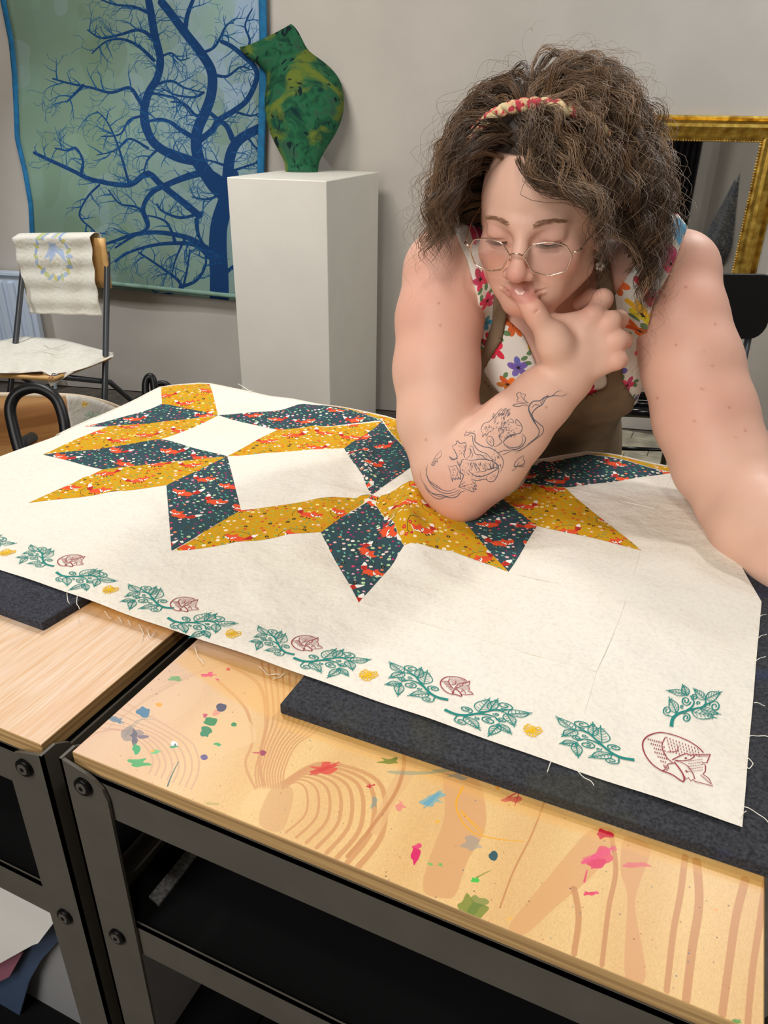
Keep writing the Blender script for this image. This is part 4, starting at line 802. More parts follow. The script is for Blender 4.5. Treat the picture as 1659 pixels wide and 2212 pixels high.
m_teal = fabric('teal_print', (48, 76, 84), dict(vine=(16, 22, 28), leaf=[(110, 190, 170), (160, 214, 150), (80, 160, 150)], fl=[(248, 240, 232), (196, 24, 96), (16, 20, 26), (240, 190, 200), (224, 110, 90), (180, 214, 170)], cc=(240, 220, 120), heart=[(190, 30, 110), (244, 180, 200)]), 11)
TS = .17
def patch(pxs, kind, rot=0, lift=.0009):
    q = [qz(*p)[:2] for p in pxs]; md = {'m': m_mus, 't': m_teal, 'w': m_quilt}[kind]; ca, sa = math.cos(rot), math.sin(rot)
    o = sheet(q, lift, {'m': 'mustard_patch', 't': 'teal_patch', 'w': 'cream_patch'}[kind], md, quilt, .009, (lambda x, y: ((x*ca+y*sa)/TS, (-x*sa+y*ca)/TS)) if kind != 'w' else None, edge_dip=.004)
    o['label'] = {'m': 'mustard fox print diamond', 't': 'teal fox print diamond', 'w': 'cream square'}[kind]
    return o
Z1 = lambda *a: [(x/1.8433, 820+y/1.8433) for x, y in a]
for pxs, k, r_ in [
    ([(349, 846), (351, 879), (471, 901), (453, 837), (430, 836)], 'm', .2),
    (Z1((335, 188), (648, 108), (868, 149), (430, 185)), 't', .9), (Z1((172, 298), (430, 185), (868, 150), (640, 247)), 'm', .4),
    (Z1((172, 299), (640, 247), (905, 303), (410, 358)), 't', .2), (Z1((112, 490), (410, 358), (905, 304), (663, 423)), 'm', .5),
    (Z1((905, 304), (663, 424), (683, 682), (960, 520)), 't', .1), (Z1((690, 682), (960, 520), (1480, 466), (1280, 612)), 'm', .0),
    (Z1((906, 303), (1370, 273), (1480, 465), (960, 520)), 'w', 0), (Z1((868, 150), (1105, 199), (905, 303), (640, 247)), 'w', 0),
    (Z1((870, 148), (1285, 110), (1520, 172), (1105, 199)), 't', .3), (Z1((905, 303), (1105, 199), (1520, 176), (1370, 273)), 'm', .35),
    ([(698, 880), (860, 912), (895, 940), (825, 912)], 'm', 1.0), ([(743, 968), (825, 914), (900, 1000), (803, 1070)], 't', 1.2), ([(826, 912), (895, 938), (960, 985), (900, 1000)], 'm', 1.2),
    ([(804, 1074), (882, 1063), (985, 1108), (1098, 1238), (975, 1196), (872, 1190), (838, 1135)], 'm', .8), ([(985, 1110), (1088, 1078), (1160, 1136), (1098, 1238)], 't', .5),
    ([(804, 1075), (693, 1152), (775, 1304), (872, 1191), (838, 1136)], 't', -.4), ([(1088, 1078), (1131, 1045), (1219, 1056), (1386, 1189), (1158, 1136)], 'm', .4),
    ([(1131, 1045), (1150, 1005), (1268, 986), (1452, 1022), (1219, 1056)], 't', .2), ([(1268, 984), (1300, 986), (1457, 1013), (1453, 1021)], 'm', .5)]:
    patch(pxs, k, r_)
# seams and creases: fine raised lines
def onq(lift): return lambda p: (lambda q: V3(q[0], q[1], H(q[0], q[1])+lift))(qz(*p))
def seam(pts, w_=.0016, lift=.0002):
    q = cat([onq(0)(p) for p in pts], 8); m = MB(); m.tube([p+V3(0, 0, lift-.0006) for p in q], w_/2, 6); m.build('seam', m_quilt, quilt, smooth=True)
for s_ in [[(1452, 1024), (1425, 1085), (1405, 1115), (1384, 1190), (1340, 1330), (1288, 1450)], [(1288, 1450), (1274, 1500), (1262, 1540)], [(1219, 1057), (1420, 1098)], [(775, 1305), (1000, 1370), (1287, 1451)], [(1098, 1239), (1210, 1262), (1350, 1303)], [(491, 985), (640, 1035), (803, 1072)], [(520, 1102), (640, 1035), (745, 970)], [(451, 837), (471, 901)], [(100, 978), (0, 1010)]]: seam(s_)
# ---- block printed border (ink lines lying on the cloth)
m_tealink = mat('teal_ink', (26, 134, 126), .9); m_redink = mat('red_ink', (156, 56, 66), .9); m_yelink = mat('yellow_ink', (238, 190, 20), .9)
def z5(x, y): return (1180+x/3.463, 1450+y/3.463)
def spiral(cx, cy, r, a0=0, turns=1.6, s=1):
    return [(cx+r*(1-.8*t_)*math.cos(a0+s*t_*turns*6.28), cy+r*(1-.8*t_)*math.sin(a0+s*t_*turns*6.28)) for t_ in np.linspace(0, 1, 16)]
def leafs(b, t_, w_):
    b, t_ = np.array(b, float), np.array(t_, float); d = t_-b; n = np.array([-d[1], d[0]])/np.linalg.norm(d); st = []
    up_ = [b+d*s+n*w_/2*math.sin(math.pi*min(s*1.15, 1)**.8)*(1-.15*s) for s in np.linspace(0, 1, 9)]; dn = [b+d*s-n*w_/2*math.sin(math.pi*min(s*1.15, 1)**.8)*(1-.15*s) for s in np.linspace(0, 1, 9)]
    up_[-1] = dn[-1] = t_
    st += [(up_, 7), (dn, 7), ([b, b+d*.85], 6)]
    for s in (.15, .3, .45, .6, .72): m_ = b+d*s; st += [([m_, m_+d*.13+n*w_*.36*(1-s*.5)], 4), ([m_, m_+d*.13-n*w_*.36*(1-s*.5)], 4)]
    return st
SPR = [(cat([(935, 420), (945, 365), (985, 330), (1060, 305), (1120, 290), (1170, 275), (1200, 240)], 4), np.linspace(24, 9, 25)), (cat([(1050, 307), (1092, 275), (1105, 235), (1075, 195)], 4), np.linspace(14, 7, 13)), ([(970, 335), (965, 310)], 9), ([(1190, 262), (1195, 220)], 8)]
SPR += [(spiral(905, 305, 36, 1.2), 8), (spiral(1045, 235, 38, 0.2), 9), (spiral(1110, 205, 26, 2), 8), (spiral(1045, 360, 36, 4), 9), (spiral(1262, 270, 44, 3.2), 9), (spiral(1140, 248, 16, 2, 1.1), 8), (spiral(1015, 278, 14, 1, 1.1), 8), ([(905, 340), (950, 350)], 8), ([(1180, 275), (1225, 240)], 9)]
for a in (((975, 322), (915, 205), 74), ((1050, 185), (893, 157), 50), ((1055, 195), (1018, 105), 64), ((1190, 222), (1097, 133), 60), ((1195, 215), (1320, 160), 74), ((1150, 290), (1310, 330), 50), ((1085, 312), (1280, 358), 84)): SPR += leafs(*a)
# flatten the traced sprig to true cloth proportions
def flatm(strokes, o_, ax_):
    O = PZ(*z5(*o_), ZQ)[:2]; A = PZ(*z5(*ax_), ZQ)[:2]-O; L = np.linalg.norm(A); A = A/L; B = np.array([-A[1], A[0]]); k = L/np.hypot(ax_[0]-o_[0], ax_[1]-o_[1]); out_ = []
    for pts, w_ in strokes:
        q = [PZ(*z5(*p), ZQ)[:2]-O for p in pts]; out_.append(([(float(d@A)/L, float(d@B)/L) for d in q], np.array(w_)*k/L))
    return out_
def stamp(name, strokes, bpx, tpx, md, mirror=1, lift=.0007, parent=None):
    O = qz(*bpx)[:2]; A = qz(*tpx)[:2]-O; B = np.array([-A[1], A[0]])*mirror; L = np.linalg.norm(A)
    def pl(p): q = O+A*p[0]+B*p[1]; return V3(q[0], q[1], H(q[0], q[1])+lift)
    return ribbons(name, [(p, w_*L if np.isscalar(w_) or w_.ndim == 0 else list(w_*L)) for p, w_ in strokes], md, parent or quilt, pl)
SPRf = [(p, np.array(w_)*.78) for p, w_ in flatm(SPR, (935, 420), (1320, 160))]
for b, t_, mi in (((1450, 1571), (1560, 1495), 1), ((1370, 1643), (1200, 1545), 1), ((960, 1535), (1150, 1540), -1), ((968, 1514), (840, 1430), 1), ((634, 1422), (803, 1424), -1), ((636, 1415), (557, 1352), 1), ((362, 1334), (515, 1350), -1), ((375, 1314), (277, 1262), 1), ((122, 1237), (255, 1257), -1), ((117, 1224), (66, 1175), 1), ((-95, 1163), (37, 1172), -1)):
    stamp('sprig_print', SPRf, b, t_, m_tealink, mi)
FOX = [(cat([(860, 750), (790, 700), (735, 620), (720, 540), (760, 485), (850, 460), (950, 480), (1050, 520), (1130, 570), (1175, 615)], 4), 11), (cat([(940, 665), (1000, 635), (1050, 618), (1070, 630), (1110, 630), (1225, 628)], 3), 8), ([(1225, 628), (1200, 690), (1165, 690), (1190, 710), (1188, 755), (1170, 775), (1215, 810), (1243, 867), (1110, 830), (1095, 815), (1080, 828), (1060, 800), (1045, 815), (1030, 790)], 8),
       (cat([(860, 750), (890, 740), (880, 720), (915, 735), (905, 700), (955, 690)], 2), 8), (cat([(955, 680), (1000, 740), (1028, 795), (1018, 832), (940, 780), (860, 750)], 4), 12), (cat([(890, 495), (865, 560), (895, 640), (945, 690)], 4), 8), (cat([(985, 560), (975, 600), (900, 605)], 4), 7), (cat([(960, 668), (1040, 700), (1090, 760), (1110, 815)], 4), 7), (cat([(960, 668), (1040, 672), (1090, 655), (1110, 630)], 4), 7), ([(1130, 640), (1210, 640)], 6), ([(1150, 780), (1230, 850)], 6), ([(1035, 655), (1050, 650)], 14), ([(1040, 745), (1055, 760)], 14)]
for i in range(9):
    for j in range(8):
        x, y = 745+i*16+j*6, 500+j*30+i*4
        if y < 470+(x-735)*1.75 and x < 900 and not (x > 860 and y < 560): FOX.append(([(x, y), (x+3, y+12)], 8))
for i in range(11):
    for j in range(5):
        x, y = 900+i*23+j*6, 492+j*24+i*9
        if y < 605+i*4 and x < 1160: FOX.append(([(x, y), (x+4, y+15)], 6))
for i in range(7):
    for j in range(5): x, y = 1060+i*16, 675+j*20-i*2; FOX.append(([(x, y), (x+13, y+2)], 5))
FOXf = flatm(FOX, (720, 540), (1240, 700)); FOXs = [(p, np.array(w_)*1.7) for p, w_ in FOXf]
for a, b in (((1388, 1606), (1538, 1652)), ((951, 1480), (1018, 1482)), ((630, 1391), (691, 1384)), ((368, 1305), (429, 1301)), ((125, 1211), (184, 1208))): stamp('fox_print', FOXf if b[0] == 1538 else FOXs, a, b, m_redink)
FR = random.Random(2); FL = []
for k in range(13):
    a = k*.483; r_ = FR.uniform(.3, .5); FL += [(cat([(.06*math.cos(a), .06*math.sin(a)), (r_*math.cos(a-.2), r_*math.sin(a-.2)), (r_*1.05*math.cos(a+.15), r_*1.05*math.sin(a+.15)), (.12*math.cos(a+.3), .12*math.sin(a+.3))], 4), np.array(.058))]
FL += [(spiral(0, 0, .16, 0), np.array(.065)), ([(-.5, -.1), (.5, .12)], np.array(.07))]
for c in ((1150, 1578), (795, 1459), (503, 1372), (238, 1276), (15, 1192)):
    k = .85 if c[0] > 700 else .7; stamp('marigold_print', FL, c, (c[0]+46*k, c[1]), m_yelink)
# loose threads
m_thr = mat('cotton_thread', (244, 240, 228), .9); TZ = lambda p, dz: (lambda q: V3(q[0], q[1], q[2]+dz))(PZ(p[0], p[1], ZT+.003))
for pts in ([(1603, 1745), (1640, 1760), (1665, 1790)], [(1614, 1595), (1640, 1590), (1665, 1598)], [(1610, 1640), (1626, 1648), (1620, 1660), (1605, 1655)], [(1235, 1660), (1262, 1680), (1283, 1698)], [(1190, 1648), (1182, 1668)], [(1628, 1520), (1652, 1525)], [(1640, 1335), (1655, 1327)], [(1638, 1380), (1656, 1370)], [(1632, 1430), (1654, 1418)], [(1600, 1765), (1612, 1752)],
            [(145, 1283), (147, 1300), (150, 1305)], [(168, 1290), (166, 1305), (172, 1316)], [(225, 1322), (236, 1334), (240, 1338)], [(255, 1335), (264, 1345)], [(300, 1352), (310, 1370), (304, 1385)], [(318, 1360), (325, 1378), (338, 1367)], [(420, 1396), (428, 1420), (440, 1435)], [(560, 1442), (580, 1458), (605, 1459)], [(590, 1470), (605, 1463), (618, 1455)], [(276, 1342), (282, 1350)]):
    z_ = .0135 if pts[0][0] > 1100 or pts[0][0] < 200 else .0015
    m = MB(); m.tube([V3(*PZ(x, y, ZT+z_)[:2], ZT+z_+.001+.001*math.sin(i)) for i, (x, y) in enumerate([tuple(p) for p in cat([V3(a, b, 0) for a, b in pts], 5)] if False else [(p[0], p[1]) for p in cat([V3(a, b, 0) for a, b in pts], 5)])], .00035, 5); m.build('loose_thread', m_thr, quilt)
m = MB(); m.tube([qz(546, 851)+V3(0, 0, .006), P(540, 845, float((qz(546, 851)-CAM)@fw)), P(520, 832, float((qz(546, 851)-CAM)@fw)), P(514, 829, float((qz(546, 851)-CAM)@fw))], .0005, 5); m.build('loose_thread', m_thr, quilt)
# printed cloth hanging on the armchair
A, B, C, D = P(148, 855, 1.79), P(262, 886, 1.96), P(262, 950, 1.9), P(126, 950, 1.73)
topq = cat([P(148, 856, 1.80), P(190, 861, 1.85), P(225, 871, 1.91), P(262, 887, 1.98)], 6)
m = MB(); m.grid(lambda a, b: topq[int(round(a*(len(topq)-1)))]-f0*.012+V3(-.012*b*(1-a), 0, .008-.16*b), len(topq)-1, 10); pcl = m.build('printed_cloth', m_quilt, smooth=True, solid=.0012, fix=False); tag(pcl, 'cream cloth printed with green leaves and a yellow flower over the plywood armchair', 'cloth')
def onc(p): return P(p[0], p[1], 1.775+ (p[0]-148)*.0012)
def stamp2(name, strokes, b, t_, md, mi): 
    O = np.array(b, float); A = np.array(t_, float)-O; B = np.array([A[1], -A[0]])*mi
    return ribbons(name, [(p, np.array(w_)*np.linalg.norm(A)*1.78/FPX if np.ndim(w_) == 0 else list(np.array(w_)*np.linalg.norm(A)*1.78/FPX)) for p, w_ in strokes], md, pcl, lambda p: onc(O+A*p[0]+B*p[1]), lambda q: -f0)
stamp2('sprig_print', SPRf, (180, 926), (215, 890), mat('green_ink', (110, 160, 130), .9), 1); stamp2('marigold_print', FL, (183, 873), (198, 873), m_yelink, 1)
# ================================================================== PERSON
HS = .945; AL, PS, RO = math.radians(36.3), math.radians(-28), math.radians(5.4)
Rx = np.array([[1, 0, 0], [0, math.cos(AL), -math.sin(AL)], [0, math.sin(AL), math.cos(AL)]]); Ry = np.array([[math.cos(PS), 0, math.sin(PS)], [0, 1, 0], [-math.sin(PS), 0, math.cos(PS)]])
Rz = np.array([[math.cos(RO), -math.sin(RO), 0], [math.sin(RO), math.cos(RO), 0], [0, 0, 1]])
HM = np.stack([rt, up, -fw], 1)@Rz@Rx@Ry; HO = P(1173, 460, .90)
def hw_(x, y, z): return HO+HM@(V3(x, y, z)*HS)
def lo_(p): return ((p-HO)@HM)/HS
def graded(a, b, f0_, f1, fine, coarse):
    out_ = [a]
    while out_[-1] < b:
        x = out_[-1]; d = max(f0_-x, x-f1, 0); out_.append(x+min(fine+d*.06, coarse))
    return out_
hc = HO
B = Field(graded(-.5, .36, hc[0]-.1, hc[0]+.14, .00165, .005), graded(.72, 1.5, hc[1]-.15, hc[1]+.08, .00165, .006), graded(.84, 1.46, .985, hc[2]+.06, .00165, .0055))
# --- torso
hip = P(1100, 955, 1.36); shm = P(1215, 640, 1.03); tz = shm-hip; tz /= np.linalg.norm(tz); tx = r0.copy(); ty = np.cross(tz, tx); TM = np.stack([tx, ty, tz], 1)
SR, SL = P(962, 588, .99), P(1462, 590, 1.0)
def torso(F, g=0.0, low=False):
    F.ell(hip, (.185+g, .13+g, .15+g), TM, .03); F.ell(hip+(shm-hip)*.33, (.145+g, .105+g, .14+g), TM, .05); F.ell(hip+(shm-hip)*.66, (.155+g, .105+g, .13+g), TM, .05); F.ell(shm-tz*.05, (.155+g, .085+g, .1+g), TM, .04)
    F.ell(P(1120, 775, 1.06), (.066+g, .066+g, .07+g), None, .035); F.ell(P(1300, 785, 1.08), (.066+g, .066+g, .07+g), None, .035)
    F.cone(SR+tz*.0, SL, .045+g, .045+g, .03); F.cone(P(1215, 560, 1.06), SR, .05+g, .042+g, .03); F.cone(P(1240, 560, 1.06), SL, .05+g, .042+g, .03)
torso(B)
nb = P(1222, 585, 1.03); nt = hw_(0, -.02, -.035); B.cone(nb, nt, .056, .05, .02)
# --- head
def hE(c, r, k=.01, mode='u', rot=None):
    M = HM if rot is None else HM@rot; B.ell(hw_(*c), np.array(r)*HS, M, k*HS, mode)
def hC(a, b, ra, rb, k=.01, mode='u'): B.cone(hw_(*a), hw_(*b), ra*HS, rb*HS, k*HS, mode)
hE((0, .035, -.012), (.074, .090, .096), .012)
hE((0, -.026, .022), (.0655, .078, .060), .03)
hE((0, .03, .045), (.058, .055, .044), .02)             # forehead
hE((0, -.055, .046), (.045, .046, .038), .02)           # muzzle / cheeks
hE((0, -.092, .064), (.022, .0175, .0175), .022)        # chin
hC((-.052, -.060, .012), (-.016, -.095, .055), .017, .014, .02); hC((.052, -.060, .012), (.016, -.095, .055), .017, .014, .02)
for s in (-1, 1):
    hE((s*.041, -.030, .062), (.021, .020, .018), .02)  # cheekbone
    hE((s*.029, -.062, .064), (.017, .022, .014), .016)
    hE((s*.031, -.001, .100), (.018, .0115, .013), .014, 'd')    # socket
    hC((s*.012, .011, .0865), (s*.040, .013, .075), .0075, .006, .013)   # brow
    hE((s*.031, -.0025, .0745), (.0165, .0125, .0135), .005)     # lids
    hC((s*.0185, -.0085, .0885), (s*.044, -.008, .0815), .0012, .001, .002, 'd')   # lid line
    hC((s*.018, -.017, .0865), (s*.040, -.018, .079), .0022, .0018, .005, 'd')
hC((0, .010, .0865), (0, -.018, .0975), .0082, .0078, .010); hC((0, -.018, .0975), (0, -.038, .1085), .0078, .0105, .008)
hE((0, -.0395, .1085), (.0108, .0098, .0105), .006)
for s in (-1, 1):
    hE((s*.0125, -.0435, .0985), (.0075, .0072, .0095), .006)
    hC((s*.0062, -.0525, .1040), (s*.0085, -.049, .0985), .0026, .0028, .0025, 'd')
    hC((s*.017, -.044, .092), (s*.031, -.068, .083), .0014, .0012, .006, 'd')       # smile fold
for s in (-1, 1):
    hC((0, -.0640, .0915), (s*.014, -.0642, .0880), .0038, .0034, .006); hC((s*.014, -.0642, .0880), (s*.0265, -.0665, .0800), .0034, .0018, .006)
    hC((0, -.0730, .0895), (s*.013, -.0726, .0865), .0048, .0042, .006); hC((s*.013, -.0726, .0865), (s*.0255, -.0685, .0800), .0042, .0018, .006)
    hC((0, -.0682, .0945), (s*.014, -.0680, .0905), .0011, .0011, .0016, 'd'); hC((s*.014, -.0680, .0905), (s*.029, -.0660, .0815), .0011, .0014, .0018, 'd')
hC((-.010, -.084, .091), (.010, -.084, .091), .003, .003, .010, 'd')
for s in (-1, 1):                                        # ears
    R = np.array([[math.cos(s*.35), 0, math.sin(s*.35)], [0, 1, 0], [-math.sin(s*.35), 0, math.cos(s*.35)]])
    hE((s*.0735, -.008, -.012), (.006, .030, .017), .004, 'u', R); hE((s*.080, -.003, -.009), (.004, .018, .009), .004, 'd', R); hE((s*.071, -.036, -.004), (.005, .009, .008), .004)
HD = float((hw_(-.006, -.074, .0955)-CAM)@fw)-.826
# --- arms and hand under the chin
B.chain([SR, P(949, 690, .985), P(943, 800, .98), P(948, 910, .97), P(972, 1010, .957), P(992, 1062, .945)], [.051, .0535, .053, .050, .044, .036], .018)
B.chain([P(985, 1050, .95), P(1016, 1020, .945), P(1055, 985, .935), P(1110, 925, .92+HD*.35), P(1170, 862, .90+HD*.75), P(1225, 808, .885+HD)], [.038, .047, .0475, .043, .0365, .032], .014)
B.cone(P(982, 1066, .95), P(1000, 1082, .945), .022, .024, .014)
B.chain([SL, P(1472, 690, .985), P(1494, 790, .975), P(1522, 900, .965), P(1558, 1000, .95), P(1600, 1060, .925)], [.050, .054, .059, .060, .056, .050], .018)
B.chain([P(1595, 1085, .92), P(1640, 1140, .885), P(1710, 1215, .84), P(1790, 1290, .79), P(1850, 1345, .765)], [.050, .052, .045, .034, .028], .014)

HD = float((hw_(-.006, -.074, .0955)-CAM)@fw)-.826
def hp(x, y, d): return P(x, y, d+HD)
wr = hp(1238, 800, .882)
B.cone(hp(1222, 815, .886), hp(1250, 765, .868), .030, .024, .014)
B.ell(hp(1272, 742, .862), (.043, .016, .038), np.stack([rt, -fw, up], 1), .012)
KN = [hp(1282, 682, .850), hp(1312, 702, .850), hp(1328, 738, .852), hp(1328, 778, .858)]
for i, k_ in enumerate(KN): B.cone(wr+(k_-wr)*.25, k_, .017, [.0125, .0128, .0125, .0115][i], .009)
FG = [[KN[0], hp(1301, 648, .868), hp(1276, 640, .892), hp(1250, 655, .905)], [KN[1], hp(1336, 690, .885), hp(1300, 690, .915), hp(1262, 702, .915)], [KN[2], hp(1345, 735, .89), hp(1305, 733, .92), hp(1268, 740, .915)], [KN[3], hp(1338, 778, .892), hp(1302, 772, .915), hp(1272, 772, .905)]]
for ch_, rr in zip(FG, ((.0125, .0112, .0095, .008), (.0128, .0115, .0098, .0085), (.0122, .011, .0095, .008), (.0112, .0098, .0085, .0075))): B.chain(ch_, rr, .004)
for p, r_ in ((hp(1302, 646, .864), .0112), (hp(1325, 690, .847), .0095), (hp(1338, 733, .850), .0095), (hp(1336, 778, .856), .0085)): B.cone(p, p+V3(0, 0, .001), r_, r_, .006)
B.chain([hp(1222, 800, .872), hp(1198, 742, .845), hp(1192, 724, .84)], (.023, .0185, .0165), .014)
B.chain([hp(1192, 730, .84), hp(1160, 684, .826), hp(1150, 668, .823), hp(1121, 634, .822)], (.0165, .0120, .0115, .0088), .006)
B.cone(hp(1205, 705, .862), hp(1270, 700, .862), .014, .013, .012)
# creases over the thumb joint
for (x1_, y1_), (x2_, y2_) in (((1150, 696), (1172, 680)), ((1143, 686), (1163, 670))): B.cone(hp(x1_, y1_, .812), hp(x2_, y2_, .812), .0009, .0009, .0016, 'd')
# off-frame hand resting on the table edge
hb = P(1850, 1345, .765); hdv = (hb-P(1790, 1290, .79)); hdv /= np.linalg.norm(hdv); hdv[2] = -.05; hsd = np.cross(hdv, V3(0, 0, 1)); hsd /= np.linalg.norm(hsd)
B.cone(hb, hb+hdv*.06, .026, .024, .01)
for k in range(4):
    s_ = hb+hdv*.06+hsd*(.027-.018*k); B.chain([s_-hdv*.02, s_+hdv*.03+V3(0, 0, .004), s_+hdv*(.065-abs(k-1.3)*.006)-V3(0, 0, .006)], (.010, .0088, .0072), .004)
B.chain([hb+hsd*.02, hb+hdv*.03+hsd*.048, hb+hdv*.06+hsd*.058], (.013, .011, .009), .006)
bv, bf = B.mesh()
me = np_mesh('person', bv, bf)
# skin colour: blush, lips, brows and freckles belong to the skin itself
L_ = lo_(bv); x, y, z = L_.T; base = np.tile(lin((236, 192, 170)), (len(bv), 1))
def blend(mask, c): global base; base = base*(1-mask[:, None])+lin(c)*mask[:, None]
g = lambda cx, cy, cz, r: np.exp(-((x-cx)**2+(y-cy)**2+(z-cz)**2)/r**2)
blend(np.clip(.55*(g(-.04, -.035, .07, .028)+g(.04, -.035, .07, .028)), 0, 1), (220, 138, 118)); blend(.65*g(0, -.042, .112, .017), (214, 128, 116)); blend(.5*g(0, -.1, .08, .022), (216, 136, 116))
blend(.3*(g(-.031, 0, .085, .014)+g(.031, 0, .085, .014)), (196, 126, 118))
lip = ((y > -.0775) & (y < -.0595) & (np.abs(x) < .0255) & (z > .08)); lw = np.clip(1-((x/.027)**2+((y+.0688)/.0095)**2), 0, 1)**.5*lip; blend(np.clip(lw*.8, 0, .6), (204, 122, 116))
fr = rng.random(len(bv)); 
ka = base_k = np.array([*KN]); 
for k_ in list(KN)+[FG[0][1], hp(1152, 672, .82)]: blend(.45*np.exp(-((bv-k_)**2).sum(1)/.013**2), (222, 128, 108))
for q, r_ in ((P(1500, 620, .93), .09), (P(900, 640, .94), .1), (P(1540, 880, .92), .06), (P(985, 1080, .92), .045)): blend(.35*np.exp(-((bv-q)**2).sum(1)/r_**2), (220, 142, 126))
for q in [(1515, 840), (1435, 640), (1500, 910), (1420, 860), (1590, 945), (1610, 930), (1480, 620), (1545, 700), (1460, 745), (948, 655), (951, 703), (920, 950), (1180, 880), (1540, 790), (1575, 880), (1402, 700), (1450, 560), (1520, 760)]:
    d_ = proj(bv)-np.array(q); blend(.7*np.exp(-(d_**2).sum(1)/2.6**2)*(bv@fw > 0), (176, 92, 74))
ca = me.color_attributes.new('skin_tint', 'FLOAT_COLOR', 'POINT'); ca.data.foreach_set('color', np.concatenate([base, np.ones((len(bv), 1))], 1).astype(np.float32).ravel())
t = NT('skin'); a = t.n('ShaderNodeVertexColor', layer_name='skin_tint'); n = t.n('ShaderNodeTexNoise', {'Vector': t.co(), 'Scale': 38., 'Detail': 6.}); mm = t.mix(t.ramp(n, [(.35, (0, 0, 0)), (.75, (90, 90, 90))]), a, rgba((214, 142, 124))); t.base(mm)
t.b.inputs['Roughness'].default_value = .5; t.b.inputs['Subsurface Weight'].default_value = .12; t.b.inputs['Subsurface Radius'].default_value = (.012, .004, .002); t.b.inputs['Subsurface Scale'].default_value = 1.; t.b.inputs['Specular IOR Level'].default_value = .35
n = t.n('ShaderNodeTexNoise', {'Vector': t.co(), 'Scale': 900., 'Detail': 3.}); t.bump(n, .12, .0004); m_skin = t.m
me.shade_smooth(); person = link('person', me, m_skin)
tag(person, 'person with curly brown hair, glasses, apron and tattooed forearm, chin on fist, leaning on quilt', 'person')
bvh = BVHTree.FromPolygons([tuple(v) for v in bv], [tuple(map(int, f)) for f in bf])
def hit(px, py, lift=.0004):
    v = ray(px, py); v = v/np.linalg.norm(v); h = bvh.ray_cast(Vector(CAM), Vector(v))
    if h[0] is None: return None, None
    return np.array(h[0])+np.array(h[1])*lift, np.array(h[1])
